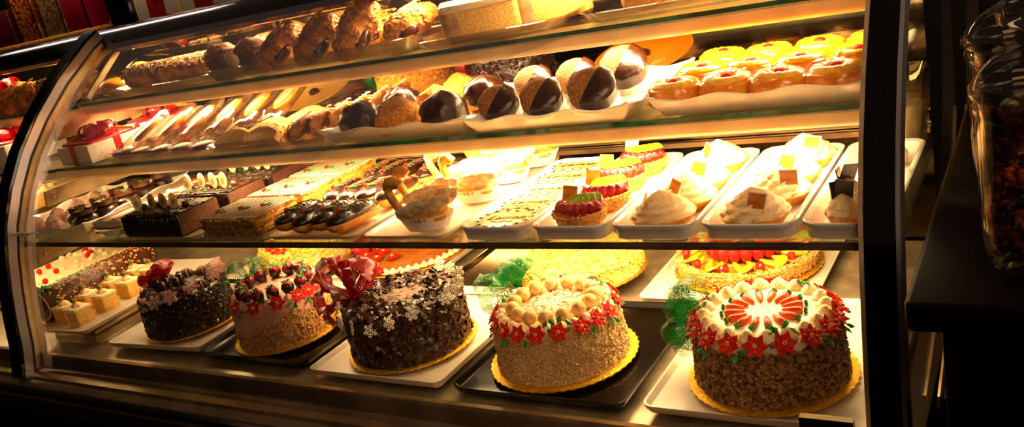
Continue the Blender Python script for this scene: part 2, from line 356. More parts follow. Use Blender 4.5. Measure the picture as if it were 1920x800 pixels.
for k,a in enumerate((-.5,.5,3.0)):
    mb.add([(0,0,0),(.010,.005,.001),(.017,0,.003),(.010,-.005,.001),(.010,0,.004),(.010,0,-.001)],[(0,4,1),(1,4,2),(2,4,3),(3,4,0),(0,1,5),(1,2,5),(2,3,5),(3,0,5)],T(.004*math.cos(a-1.6),.004*math.sin(a-1.6),-.001,rz=a-1.6))
ME['leaf']=mesh('icing_leaf',mb,K['green'])
def poinsettia(parent,p,n,spin=0,s=1,leaf=True):
    o=obj('poinsettia',ME['poin'],None,parent,aim(p,n,spin,s)); obj('flower_center',ME['stam'],None,o)
    if leaf: obj('icing_leaf',ME['leaf'],None,o,T(0,-.009,-.002))
    return o
def snowflake_mesh(m):
    mb=MB(); th=.0012
    for k in range(6):
        M=T(rz=k*PI/3); mb.box((.009,0,0),(.018,.0024,th*2),M)
        for q,l in((.007,.008),(.0125,.006)):
            for sg in(-1,1): mb.box((l/2,0,0),(l*.8,.0018,th*2),M@T(q,0,0,rz=sg*PI/3))
    return mesh('snowflake',mb,m)
ME['snp']=snowflake_mesh(K['pinkw']); ME['snw']=snowflake_mesh(K['whitew'])
def sprinkle(mb,p,nrm,s,th=.0012,curl=0,tilt=.8):
    M=aim(p,Vector(nrm)+Vector((rnd.uniform(-1,1),rnd.uniform(-1,1),rnd.uniform(-1,1)))*tilt,rnd.uniform(0,6.3))
    a=s*rnd.uniform(.6,1.3); b=s*rnd.uniform(.35,.9)
    if not curl: return mb.box((0,0,0),(a,b,th),M)
    L=[]
    for i in range(4):
        x=(i/3-.5); z=-(4*x*x)*curl*a
        L.append([(x*a,-b/2,z),(x*a,b/2*rnd.uniform(.6,1.1),z),(x*a,b/2,z+th),(x*a,-b/2,z+th)])
    mb.loft(L,M=M)
def side_coat(mb,r0,r1,z0,z1,n,s,th=.0015,curl=0,tilt=.8,zf=None):
    for _ in range(n):
        a=rnd.uniform(0,2*PI); z=rnd.uniform(z0,z1)
        if zf and z>zf(a): continue
        r=r0+(r1-r0)*(z-z0)/(z1-z0)
        sprinkle(mb,(r*math.cos(a),r*math.sin(a),z),(math.cos(a),math.sin(a),.1),s,th,curl,tilt)
    return mb
def top_coat(mb,ra,rb,z,n,s,th=.0015,curl=0,tilt=.8):
    for _ in range(n):
        a=rnd.uniform(0,2*PI); r=math.sqrt(rnd.uniform(ra*ra,rb*rb)); sprinkle(mb,(r*math.cos(a),r*math.sin(a),z),(0,0,1),s,th,curl,tilt)
    return mb
def board(parent,R,h=.004):
    mb=MB(); n=180; L=[]
    for rr,z in((R-.006,0),(R,.0008),(R,h-.001),(R-.004,h)):
        L.append([((rr-.0035*abs(math.cos(24*2*PI*j/n)))*math.cos(2*PI*j/n),(rr-.0035*abs(math.cos(24*2*PI*j/n)))*math.sin(2*PI*j/n),z) for j in range(n)])
    mb.loft(L); return obj('cake_board',mb,K['gold'],parent,label='scalloped gold cake board')
def cake_body(parent,m,r0,r1,h,z0=.004,amp=.002,name='cake_body'):
    mb=MB(); prof=[(r0*.2,z0)]+[(r0+(r1-r0)*t,z0+h*t) for t in(0,.12,.25,.4,.55,.7,.85,.95)]+[(r1-.003,z0+h*.985),(r1-.009,z0+h),(r1*.7,z0+h),(r1*.35,z0+h),(.004,z0+h)]
    mb.lathe(prof,72); mb.disp(amp,45,rnd.random()*9); return obj(name,mb,m,parent)
def shell_ring(m,parent,r,z,n,s,name='icing_border',twist=True):
    mb=MB()
    for k in range(n):
        a=2*PI*k/n
        M=T(r*math.cos(a),r*math.sin(a),z,rz=a)
        mb.lathe([(s*.95,-s*.25),(s,0),(s*.86,s*.28),(s*.72,s*.34),(s*.66,s*.55),(s*.45,s*.62),(s*.36,s*.8),(.0008,s*.95)],18,M=M,fn=lambda r_,a_,z_,i:r_*(1+.10*math.cos(6*a_+z_/s*4)))
    return obj(name,mb,m,parent,ang=75)
def ribbon_loop(mb,base,dirv,side,L,W,w,ruf=.003,n=28,m=8):
    d=Vector(dirv).normalized(); s=Vector(side); s=(s-d*s.dot(d)).normalized(); u=d.cross(s); vs=[];fs=[];uv=[]
    o=len(mb.v); ph=rnd.uniform(0,6)
    for i in range(n+1):
        t=i/n; c=d*(L*math.sin(PI*t)**.8)+u*(W*math.sin(2*PI*t))
        sp=.25+.75*math.sin(PI*t)
        for j in range(m+1):
            q=j/m-.5; wob=ruf*math.sin(11*t*PI+ph+q*7)*sp*(.3+abs(q)*2)
            vs.append(Vector(base)+c+s*(q*w*sp)+u*wob+d*(-abs(q)*w*.35*sp)); uv.append((t*L/.02,j/m))
    for i in range(n):
        for j in range(m): a=i*(m+1)+j; fs.append((a,a+1,a+m+2,a+m+1))
    if mb.uv is None: mb.uv=[]
    mb.add(vs,fs); mb.uv+=uv
def bow(parent,p,out,loops,m,L=.05,W=.02,w=.045,seed=1,name='ribbon_bow'):
    r=random.Random(seed); mb=MB(); mb.uv=[]; out=Vector(out).normalized(); a=out.orthogonal().normalized(); b=out.cross(a)
    for k in range(loops):
        th=2*PI*k/loops+r.uniform(-.2,.2); el=r.uniform(.15,1.0)
        d=out*el+(a*math.cos(th)+b*math.sin(th)); ribbon_loop(mb,p,d,out*.6+a*r.uniform(-1,1)+b*r.uniform(-1,1),L*r.uniform(.8,1.15),W*r.uniform(.7,1.2),w*r.uniform(.8,1.1))
    o=obj(name,mb,m,parent)
    return o
def scatter_ring(n,r,z,jit=0):
    return [(r*math.cos(2*PI*k/n+jit),r*math.sin(2*PI*k/n+jit),z,2*PI*k/n+jit) for k in range(n)]
# ------------------------------------------------------------------ deck: trays
flat_tray(.365,.44,.017,'wtray','deck_tray','white tray under the chocolate cake nearest the left post',-2.03,1.415,-.012,.05)
flat_tray(.37,.44,.017,'btray','deck_tray','black tray under the pink frosted cake',-1.645,1.415,-.016)
flat_tray(.365,.44,.017,'wtray','deck_tray','white tray under the cake covered in chocolate shavings',-1.237,1.385,-.012)
flat_tray(.372,.40,.017,'btray','deck_tray','black tray under the coconut cake with poinsettias',-.842,1.365,-.016)
flat_tray(.372,.44,.017,'wtray','deck_tray','white tray under the carrot cake with green bow',-.435,1.385,-.012)
flat_tray(.375,.38,.017,'wtray','deck_tray','white tray under the large fruit tart at the back',-.61,1.765,-.012)
flat_tray(.34,.40,.017,'wtray','deck_tray','white tray under the caramel glazed tart at the back',-1.60,1.765,-.012)
flat_tray(.36,.40,.017,'wtray','deck_tray','white tray under the yellow cake at the back left',-2.02,1.765,-.012)
flat_tray(.34,.40,.017,'chrome','deck_tray','bare steel tray between the caramel tart and yellow coconut cake',-1.20,1.765,-.016)
# ------------------------------------------------------------------ the five front cakes
def cake_shaving():       # cake 3
    t=thing('chocolate_cake','round cake covered in dark chocolate shavings with white snowflakes','cake',(-1.229,1.315,.006)); board(t,.147)
    cake_body(t,K['choc'],.132,.13,.108)
    mb=MB(); side_coat(mb,.134,.131,.008,.108,1000,.024,.0014,.35,.5); obj('shaving_coat',mb,K['shave'],t,stuff=True)
    mb=MB(); top_coat(mb,.05,.128,.116,420,.022,.0014,.35,.9); top_coat(mb,.1,.13,.112,170,.022,.0014,.3,1.2); obj('shaving_topping',mb,K['shave'],t,stuff=True)
    mb=MB(); top_coat(mb,0,.055,.113,60,.03,.001,.1,.12); obj('sugar_dusting',mb,mat('dusted_chocolate','8a6a50','5a3b28',sc=90,rough=.6),t)
    for x,y,z,nx,ny,nz in((-.10,-.085,.118,-.6,-.8,.5),(-.075,-.112,.100,-.4,-1,.2),(-.03,-.128,.098,-.6,-.8,.2),(.022,-.132,.098,.8,-.6,.3),(.06,-.118,.108,.0,-1,.3),(.098,-.09,.118,.2,-.9,.5),
        (.13,-.02,.117,.3,-.6,.8),(.135,.0,.124,.3,-.9,.5),(.125,.035,.128,.2,-.9,.6),(.10,.075,.13,.0,-.9,.6),(.06,.10,.128,0,-.8,.6),(.02,.118,.128,0,-.8,.6)):
        obj('snowflake',ME['snw'],None,t,aim((x*1.06,y*1.06,z+.004),(nx,ny,nz),rnd.uniform(0,1),.88))
    mb=MB(); mb.uv=[]
    for d,L_,W_,w_ in(((-.5,-.1,.8),.085,.022,.07),((.4,.3,.8),.075,.02,.075),((-.9,-.5,.15),.07,.018,.06),((-.3,-.6,-.2),.06,.014,.05),((-.2,.5,.8),.07,.02,.06)):
        ribbon_loop(mb,(-.105,-.035,.118),d,(.3,-.8,.2),L_*1.35,W_*1.3,w_*1.35,.008)
    o=obj('ribbon_bow',mb,K['netr'],t,label='red bow printed with pale peppermint swirls')
    mb=MB()
    for k in range(46):
        i=rnd.randrange(len(o.data.vertices)); v=o.data.vertices[i]; n=v.normal
        mb.lathe([(.0052,-.0012),(.0052,.0012),(.002,.0014)],10,M=aim(v.co+n*0,n),fn=lambda r,a,z,i:r*(1+.25*math.cos(5*a)))
    obj('ribbon_print',mb,K['netd'],o,stuff=True)
cake_shaving()
def cake_coco():          # cake 4
    t=thing('coconut_cake','coconut-coated layer cake with truffle ring, red poinsettias and green bow','cake',(-.848,1.318,.002)); board(t,.151)
    h=.104; cake_body(t,K['coco'],.131,.123,h)
    mb=MB(); side_coat(mb,.132,.124,.008,h-.004,3000,.0062,.0013,0,.8); obj('coconut_coat',mb,K['coco'],t,stuff=True)
    mb=MB(); top_coat(mb,0,.062,h+.006,500,.011,.001,.2,.9); mb.lathe([(.066,h),(.06,h+.004),(.03,h+.007),(.002,h+.008)],30); obj('coconut_flakes',mb,K['cocow'],t,stuff=True)
    shell_ring(K['cream'],t,.105,h+.002,26,.016)
    mb0=mesh('coconut_truffle',MB().ell((0,0,0),.0145,18,12).disp(.0008,120),mat('dusted_truffle','efc88a','d9a45c',sc=120,rough=.6,bump=.3,bsc=160))
    for x,y,z,a in scatter_ring(15,.080,h+.017): obj('coconut_truffle',mb0,None,t,T(x,y,z,rz=a))
    for a in(-2.9,-2.62,-2.3,-1.98,-1.68,-1.36,-1.02,-.66,-.36,-.05,.35,.8,1.3,1.9):
        r=.121; poinsettia(t,(r*math.cos(a),r*math.sin(a),h+.002),(math.cos(a),math.sin(a),.75),a*3,1.12)
    for a in(-.2,.1,2.9,3.2,.4,2.6,-2.9):
        c=Vector((.115*math.cos(a),.115*math.sin(a),h+.012)); 
        obj('curled_wire',MB().tube([c,c+Vector((.01*math.cos(a+1),.01,.02)),c+Vector((-.02*math.cos(a),.012,.03)),c+Vector((-.045*math.cos(a),.0,.026))],.0009,5),K['orange'],t)
    bow(t,(-.112,.045,h+.02),(-.55,.1,.55),9,K['net'],.080,.022,.048,4)
cake_coco()
def cake_carrot():        # cake 5
    t=thing('carrot_cake','nut-coated cake topped with orange icing carrots and red poinsettias','cake',(-.432,1.305,.006)); board(t,.144)
    h=.115; cake_body(t,K['nut'],.126,.120,h-.012)
    mb=MB(); side_coat(mb,.127,.121,.008,h-.016,2600,.0085,.0018,0,.8); obj('nut_coat',mb,K['nut'],t,stuff=True)
    mb=MB(); mb.lathe([(.119,h-.018),(.121,h-.01),(.119,h-.002),(.112,h+.002),(.06,h+.003),(.002,h+.003)],64,fn=lambda r,a,z,i:r*(1+(.02*math.cos(22*a) if i<3 else 0))); obj('icing_top',mb,K['icew'],t)
    shell_ring(K['cream'],t,.100,h+.003,20,.0165)
    cm=MB().lathe([(.0005,0),(.0035,.004),(.0062,.02),(.0068,.030),(.0045,.034),(.001,.035)],12,M=T(0,0,0,ry=PI/2)); cme=mesh('icing_carrot',cm,K['orange'])
    g=MB()
    for k in range(4): g.ell((.0035,.003*math.cos(k*1.57),.003*math.sin(k*1.57)),.0032,8,5)
    gme=mesh('carrot_top',g,K['green'])
    for k in range(16):
        a=2*PI*k/16; o=obj('icing_carrot',cme,None,t,T(.030*math.cos(a),.030*math.sin(a),h+.007,rz=a)); obj('carrot_top',gme,None,o,T(.036,0,0))
    for a in(-3.05,-2.75,-2.45,-2.12,-1.78,-1.42,-1.05,-.68,-.33,0,.3,.6,.95,1.3,1.7,2.1,2.5,2.85):
        r=.1185; poinsettia(t,(r*math.cos(a),r*math.sin(a),h-.001),(math.cos(a)*.9,math.sin(a)*.9,.9),a*3,1.2)
    bow(t,(-.120,-.005,h-.012),(-1,-.15,.1),9,K['net'],.080,.022,.052,9)
cake_carrot()
def cake_pink():          # cake 2
    t=thing('strawberry_cake','pink frosted cake with chocolate-dipped strawberries and red icing flowers','cake',(-1.637,1.328,.002)); board(t,.135)
    h=.113; cake_body(t,K['pinkc'],.117,.117,h,amp=.001)
    mb=MB(); side_coat(mb,.118,.118,.008,.085,2600,.009,.0014,.2,.7,zf=lambda a:.045+.038*max(0,math.cos(a+.15))+.006*math.sin(9*a)); obj('almond_coat',mb,K['nutl'],t,stuff=True)
    shell_ring(K['pinkc'],t,.104,h+.001,26,.014)
    st=MB().lathe([(.001,-.016),(.006,-.013),(.0115,-.004),(.0135,.004),(.012,.011),(.006,.015),(.001,.016)],16); sme=mesh('strawberry',st,K['berry'])
    di=MB().lathe([(.001,-.0168),(.0066,-.0138),(.0122,-.0045),(.0143,.004),(.0137,.0065),(.013,.0065)],16); dme=mesh('chocolate_dip',di,K['choc'])
    ca=MB()
    for k in range(6): ca.add([(0,0,0),(.007,.003,.0035),(.0125,0,.001),(.007,-.003,.0035),(.007,0,.005),(.007,0,.0015)],[(0,4,1),(1,4,2),(2,4,3),(3,4,0),(0,1,5),(1,2,5),(2,3,5),(3,0,5)],T(0,0,.0145,rz=k*1.05))
    cme=mesh('calyx',ca,K['green'])
    for k in range(14):
        a=2*PI*k/14+.1; o=obj('dipped_strawberry',sme,None,t,T(.082*math.cos(a),.082*math.sin(a),h+.018,rx=.35*math.sin(k*2.3),ry=.3*math.cos(k*1.7),rz=k,s=1.12)); obj('chocolate_dip',dme,None,o); obj('calyx',cme,None,o)
    for a in(-3.0,-2.65,-2.2,-1.75,-1.25,-.75,-.3,-.05,.2,2.9):
        r=.112; poinsettia(t,(r*math.cos(a),r*math.sin(a),h+.002),(math.cos(a)*.9,math.sin(a)*.9,.6),a*3,1.15)
    bow(t,(-.118,.03,h-.002),(-.9,.2,.25),8,K['net'],.076,.02,.046,14)
cake_pink()
def cake_dark():          # cake 1
    t=thing('chocolate_cake','dark chocolate cake with red bow and pink snowflakes by the left post','cake',(-2.005,1.33,.006)); board(t,.128)
    h=.104; cake_body(t,K['choc'],.117,.113,h,amp=.004)
    mb=MB(); side_coat(mb,.118,.114,.008,h,1700,.012,.0016,.3,.7); obj('chocolate_coat',mb,K['choc'],t,stuff=True)
    mb=MB()
    for k in range(11):
        a=2*PI*k/11
        mb.lathe([(.02,0),(.021,.006),(.016,.014),(.010,.02),(.001,.024)],20,M=T(.085*math.cos(a),.085*math.sin(a),h),fn=lambda r,a,z,i:r*(1+.16*math.cos(9*a)))
    obj('icing_border',mb,K['chocm'],t)
    cm=mesh('chocolate_candy',MB().ell((0,0,0),(.012,.012,.014),14,9),K['choc'])
    for x,y in((-.05,.0),(-.03,-.02),(-.01,.01),(-.03,.025),(-.06,-.03),(.005,-.015),(-.015,-.045)): obj('chocolate_candy',cm,None,t,T(x,y,h+.02))
    for x,y,z,nx,ny,nz in((-.10,-.06,.102,-.7,-.8,.3),(-.075,-.085,.094,-.5,-.9,.2),(-.05,-.10,.098,-.4,-1,.2),(-.015,-.112,.102,.0,-1,.3),(.03,-.11,.11,.5,-.8,.3),(.07,-.09,.118,.6,-.7,.4),(.10,-.04,.125,.7,-.6,.5),(.105,.03,.13,.3,-.7,.6),(.08,.07,.13,.2,-.8,.6),(.04,.095,.13,.1,-.8,.6),(-.11,-.03,.11,-1,-.4,.3)):
        obj('snowflake',ME['snp'],None,t,aim((x,y,z),(nx,ny,nz),rnd.uniform(0,1),1.15))
    bow(t,(-.085,.01,h+.016),(-.5,-.3,.8),11,K['netr'],.062,.018,.034,21)
cake_dark()
# ------------------------------------------------------------------ back row of the deck
def flake_cake(label,x,y,R,h):
    t=thing('flaked_cake',label,'cake',(x,y,.004)); board(t,R); cake_body(t,K['cream'],R-.012,R-.016,h)
    mb=MB(); top_coat(mb,0,R-.012,h+.006,1500,.017,.0014,.25,.9); side_coat(mb,R-.012,R-.014,.008,h,500,.015,.0014,.2,.7)
    obj('white_flakes',mb,mat('white_chocolate_flake','f8e07a','f0c84a',sc=60,rough=.5),t,stuff=True); return t
flake_cake('yellow coconut flake cake behind the coconut cake with poinsettias',-.995,1.715,.158,.035)
t=flake_cake('yellow flake cake behind the pink frosted cake',-2.0,1.80,.165,.045)
for a in(-2.6,-2.2,-1.8,-1.5): poinsettia(t,(.12*math.cos(a),.12*math.sin(a),.055),(0,-.4,1),a,1.1)
t=thing('caramel_tart','round caramel glazed tart with poinsettias and piped white border','tart',(-1.60,1.80,.006)); board(t,.172)
mb=MB().lathe([(.155,.004),(.16,.02),(.157,.03),(.15,.034),(.02,.036),(.002,.036)],60); obj('glazed_top',mb,mat('caramel_glaze','a8642c','8c4c1c',sc=20,rough=.25,coat=.3),t)
shell_ring(K['cream'],t,.158,.012,46,.0125)
for a,r in((-2.9,.12),(-2.5,.13),(-2.1,.13),(-1.7,.125),(-1.3,.12),(-2.3,.09),(-1.9,.085)): poinsettia(t,(r*math.cos(a),r*math.sin(a),.038),(0,-.2,1),a,1.35)
bow(t,(-.12,-.06,.04),(-.2,-.3,1),5,K['netr'],.045,.015,.035,5)
def fruit_pieces(t,R,z,big=True):
    sb=mesh('strawberry',MB().lathe([(.001,.0),(.008,.005),(.0125,.015),(.0135,.022),(.009,.028),(.001,.029)],14),K['berry'])
    kw=mesh('kiwi_slice',MB().lathe([(.017,-.002),(.018,0),(.017,.002),(.006,.0026)],18),K['kiwi'])
    mg=mesh('mango_slice',MB().ell((0,0,0),(.026,.0075,.006),12,7).disp(.001,60),K['mango'])
    bb=mesh('blackberry',MB().ell((0,0,0),.010,12,8).disp(.002,260),K['bberry'])
    return sb,kw,mg,bb
t=thing('fruit_tart','large round fruit tart with strawberries, mango and kiwi at the back','tart',(-.605,1.765,.006)); board(t,.165)
mb=MB().lathe([(.145,.003),(.155,.02),(.157,.032),(.150,.036),(.138,.03),(.02,.03),(.002,.03)],60); mb.disp(.0015,70); obj('tart_shell',mb,K['golden'],t)
mb=MB(); side_coat(mb,.152,.157,.008,.034,900,.006,.002,0,.9); top_coat(mb,.138,.157,.036,800,.006,.002,0,.9); obj('nut_rim',mb,K['nutl'],t,stuff=True)
sb,kw,mg,bb=fruit_pieces(t,.16,.03)
for k in range(22):
    a=2*PI*k/22; obj('mango_slice',mg,None,t,T(.118*math.cos(a),.118*math.sin(a),.040,rz=a+.5,ry=.15))
    if k%2: obj('kiwi_slice',kw,None,t,T(.128*math.cos(a+.15),.128*math.sin(a+.15),.042,rx=.5,rz=a))
    else: obj('strawberry',sb,None,t,T(.132*math.cos(a+.14),.132*math.sin(a+.14),.034,rx=.6,rz=a,s=.75))
for k in range(20):
    a=2*PI*k/20; obj('strawberry',sb,None,t,T(.085*math.cos(a),.085*math.sin(a),.036,ry=-.5,rz=a,s=1.2))
for k in range(12):
    a=2*PI*k/12; obj('strawberry',sb,None,t,T(.058*math.cos(a),.058*math.sin(a),.038,ry=-.5,rz=a,s=1.1))
for k in range(8): obj('mango_slice',mg,None,t,T(.034*math.cos(k*.8),.034*math.sin(k*.8),.042,rz=k*.8+1.2))
for k in range(6): obj('blackberry',bb,None,t,T(.016*math.cos(k*1.05),.016*math.sin(k*1.05),.044))
# left deck: roll cake and carrot slices
t=thing('roll_cake','chocolate log roll cake with swirled yellow end on gold board','roll cake',(-2.515,1.215,.032),.03,s=.84)
obj('cake_board',MB().rbox(.10,.52,0,.004,.02,.001,at=(0,.24)),K['gold'],t)
mb=MB(); mb.lathe([(.02,0),(.052,.0),(.056,.006),(.056,.45),(.05,.46),(.01,.462)],36,M=T(0,0,.060,rx=-PI/2)); mb.disp(.002,60); obj('log_body',mb,K['chocm'],t)
mb=MB().lathe([(.002,0),(.052,.0),(.052,.003),(.02,.003)],40,M=T(0,-.0035,.060,rx=-PI/2)); obj('sponge_end',mb,K['sponge'],t)
sp=[(.0035+.0475*i/110)*1 for i in range(111)]
obj('chocolate_swirl',MB().tube([(sp[i]*math.cos(i*.27),-.004,.060+sp[i]*math.sin(i*.27)) for i in range(111)],.0024,6),K['choc'],t)
mb=MB()
for _ in range(420):
    a=rnd.uniform(-.3,PI+.3); y=rnd.uniform(.02,.45); sprinkle(mb,(.057*math.cos(a),y,.06+.057*math.sin(a)),(math.cos(a),0,math.sin(a)),.009,.0014,.1,.6)
obj('almond_flakes',mb,K['nutl'],t,stuff=True)
mb=MB()
for _ in range(30): sprinkle(mb,(rnd.uniform(-.03,.03),rnd.uniform(.0,.05),.118),(0,0,1),.014,.002,.2,.8)
o=obj('icing_leaf',mb,K['green'],t); obj('cherry',MB().ell((-.02,.02,.12),.008).ell((.0,.015,.122),.006),K['red'],t)
t=flat_tray(.285,.50,.012,'wtray','slice_tray','white tray of carrot cake slices on a mirrored riser',-2.43,1.42,.025,.06)
t=thing('display_riser','mirrored riser block under the tray of carrot slices','riser',(-2.40,1.43,-.025),.06)
obj('riser_body',MB().rbox(.19,.44,0,.049,.004,.002),K['chrome'],t)
def carrot_slice(label):
    t=thing('carrot_slice',label,'cake slice'); 
    L=[[(-.02,-.03,z),(.03,-.026,z),(.034,.026,z),(-.02,.03,z)] for z in(.004,.018,.02,.022,.040)]
    mb=MB(); mb.rbox(.05,.052,0,.044,.004,.002); mb.disp(.0012,70); obj('sponge_slice',mb,K['sponge'],t)
    mb=MB(); mb.rbox(.053,.055,.042,.052,.006,.003); mb.disp(.002,60); mb.lathe([(.013,.05),(.014,.056),(.009,.062),(.001,.066)],12,fn=lambda r,a,z,i:r*(1+.12*math.cos(6*a))); obj('cream_topping',mb,K['cream'],t)
    o=obj('icing_carrot',MB().lathe([(.001,-.014),(.005,-.004),(.008,.010),(.005,.014),(.001,.015)],12,M=T(0,0,.070,rx=1.3,rz=.6)),K['orange'],t); obj('carrot_top',MB().ell((.008,-.012,.075),.006),K['green'],o)
    mb=MB()
    for k in range(5): mb.tube([(-.027,-.027+.013*k,.045),(-.01,-.027+.013*k+.006,.0535),(.027,-.02+.010*k,.046)],.0009,5)
    obj('chocolate_drizzle',mb,K['choc'],t); return t
line('',[(-2.44,1.24,.03,.1,'carrot cake slice at the front left of its white tray'),(-2.365,1.235,.03,.0,'carrot cake slice at the front right corner of its white tray'),
 (-2.455,1.32,.03,.15,'carrot cake slice second from front in the left column of its tray'),(-2.375,1.325,.03,.05,'carrot cake slice second from front in the right column of its tray'),
 (-2.465,1.41,.03,.1,'carrot cake slice third from front in the left column of its tray'),(-2.385,1.415,.03,.1,'carrot cake slice third from front beside the dark chocolate cake'),
 (-2.47,1.50,.03,.1,'carrot cake slice at the back left of its white tray'),(-2.395,1.51,.03,.1,'carrot cake slice at the back right of its white tray')],carrot_slice,'carrot cake slices on the white tray')
# ------------------------------------------------------------------ lowest glass shelf: bars on flat trays
ZL=.30
flat_tray(.30,.49,.010,'wtray','bar_tray','white tray of chocolate mousse bars with oval plaques',-1.835,1.435,ZL)
flat_tray(.215,.49,.010,'wtray','bar_tray','white tray of layered custard slices with holly',-1.565,1.435,ZL)
flat_tray(.255,.49,.010,'wtray','bar_tray','white tray of chocolate eclairs with holly',-1.32,1.435,ZL)
flat_tray(.205,.49,.010,'wtray','bar_tray','white tray of cream swans in paper cups',-1.075,1.435,ZL)
def holly(parent,x,y,z,rz=0,s=1):
    g=MB()
    for a in(.3,2.0): 
        M=T(0,0,0,rz=a); n=16; top=[];
        P=[(.0085+ (.0075*math.cos(2*PI*j/n))*(1), (.0042+.0012*(j%2))*math.sin(2*PI*j/n),.0018+.001*(j%2)) for j in range(n)]
        g.loft([[(p[0],p[1],0) for p in P],P],M=M)
    o=obj('holly_leaf',g,K['green'],parent,T(x,y,z,rz=rz,s=s)); b=MB()
    for k in range(2): b.ell((-.004+.001*k,-.003+.006*k,.003),.0035,9,6)
    obj('holly_berry',b,K['red'],o); return o
def mousse_bar(label):
    t=thing('mousse_bar',label,'cake bar')
    mb=MB(); w,d=.205,.125
    mb.rbox(w,d,0,.050,.004,.003); mb.disp(.0015,50); obj('mousse_body',mb,K['mousse'],t)
    mb=MB(); mb.rbox(w+.003,.006,.001,.052,.002,.002,at=(0,-d/2)); mb.rbox(.006,d,.001,.052,.002,.002,at=(-w/2,0)); 
    for k in range(22): mb.ell((-w/2+.005+k*.0093,-d/2-.002,.025),(.0055+.002*math.sin(k*2.3),.004,.025-.002*math.cos(k*3)),8,7)
    mb.disp(.0025,70); obj('chocolate_glaze',mb,K['choc'],t)
    mb=MB(); mb.rbox(w,d*.9,.050,.054,.004,.0015)
    for _ in range(160): sprinkle(mb,(rnd.uniform(-w/2,w/2),rnd.uniform(-d/2,d/2),.053),(0,0,1),.007,.002,.2,.9)
    obj('shaving_topping',mb,K['shave'],t)
    pm=mesh('oval_plaque',MB().lathe([(.0005,-.0012),(.009,-.0012),(.0095,0),(.009,.0012),(.0005,.0012)],20,sx=.82,sy=1.75,M=T(rx=PI/2)),K['plaque'])
    im=mesh('plaque_print',MB().lathe([(.0005,.0012),(.0042,.0012),(.004,.0018),(.0005,.0018)],14,sx=.7,sy=1.8,M=T(rx=PI/2)),mat('tan_print','a8864a',rough=.5))
    for k,(x,y) in enumerate(((-.068,-.030),(-.052,-.045),(-.015,-.03),(.028,-.03),(.072,-.036))):
        o=obj('oval_plaque',pm,None,t,T(x,y,.078,rz=.6+.2*math.sin(k*2),ry=.08*math.cos(k*3),s=1.25)); obj('plaque_print',im,None,o)
    mb=MB()
    for k in range(10): mb.ell((-.08+.018*k,-.03+.02*math.sin(k*2.1),.056),(.005,.004,.003),8,5)
    obj('green_bead',mb,K['green'],t)
    mb=MB()
    for k in range(7): mb.ell((-.075+.025*k,-.012+.012*math.sin(k*1.1),.060),.0085,10,7)
    obj('cocoa_truffle',mb.disp(.001,150),K['chocm'],t); return t
line('',[(-1.838,1.258,ZL+.01,.02,'dark glazed mousse bar with oval plaques at the tray front'),(-1.83,1.405,ZL+.01,.02,'mousse bar with oval plaques, middle of three on its tray'),
 (-1.825,1.55,ZL+.01,.02,'mousse bar with oval plaques at the back of its tray')],mousse_bar,'chocolate mousse bars')
K['puff']=mat('puff_pastry','dca652','9a601e',sc=60,rough=.55,bump=.5,bsc=120)
def napoleon(label):
    t=thing('custard_slice',label,'layered pastry'); w,d=.180,.132
    mb=MB()
    for z in(0,.016,.033): mb.rbox(w,d,z,z+.007,.003,.002)
    
    for _ in range(240):
        z=rnd.choice((.004,.0195,.0365)); q=rnd.uniform(-.5,.5)
        p,nn=(((q*w,-d/2,z),(0,-1,0)) if rnd.random()<.5 else ((w/2*(1 if rnd.random()<.7 else -1),q*d,z),(1,0,0))); sprinkle(mb,p,nn,.010,.0022,.15,.9)
    mb.disp(.0025,75); obj('pastry_layer',mb,K['puff'],t)
    mb=MB(); mb.rbox(w-.001,d-.001,.006,.017,.004,.003); mb.rbox(w-.001,d-.001,.022,.034,.004,.003); mb.disp(.002,60); obj('custard_layer',mb,K['custard'],t)
    mb=MB(); mb.rbox(w-.001,d-.001,.040,.0438,.004,.0015).disp(.001,40); obj('icing_top',mb,K['icew'],t)
    mb=MB()
    for k in range(13): x=-w/2+.008+k*.0138; mb.tube([(x+.004*math.sin(j*1.1+k),-d/2+.004+(d-.008)*j/14,.0443) for j in range(15)],.0008,5)
    obj('chocolate_line',mb,K['chocm'],t)
    for k,x in enumerate((-.055,0,.052)): holly(t,x,-.035+.02*k,.044,rz=.4*k,s=1.05)
    return t
line('',[(-1.565,1.262,ZL+.01,.0,'iced custard slice with three holly sprigs at the tray front'),(-1.565,1.408,ZL+.01,.02,'iced custard slice with holly, middle of three on its tray'),
 (-1.565,1.553,ZL+.01,0,'iced custard slice with holly at the back of its tray')],napoleon,'iced custard slices')
def eclair(label):
    t=thing('eclair',label,'eclair')
    def body(r0,z0,zs,m,name,l=.062):
        mb=MB(); L=[]
        for i in range(15):
            u=-1+2*i/14; k=(1-abs(u)**3.2)**.5 if abs(u)<1 else .05; k=max(k,.15)
            L.append([(r0*k*math.cos(a),l*u,z0+zs*k*math.sin(a)) for a in [2*PI*j/16 for j in range(16)]])
        mb.loft(L); mb.disp(.0012,80); return obj(name,mb,m,t)
    body(.0275,.019,.019,K['golden'],'choux_body',.070); body(.0272,.027,.0170,K['choc'],'chocolate_top',.069)
    mb=MB(); pts=[]
    for i in range(60):
        u=-1+2*i/59; k=max((1-abs(u)**3.2)**.5 if abs(u)<1 else 0,.15); x=.017*math.sin(i*1.35)*k; pts.append((x,.064*u,.027+.0172*k*math.sqrt(max(0,1-(x/(.0272*k))**2))+.0006))
    mb.tube(pts,.0009,5); obj('chocolate_zigzag',mb,K['mousse'],t); holly(t,0,-.028,.0435,rz=.5,s=1); return t
pos=[]
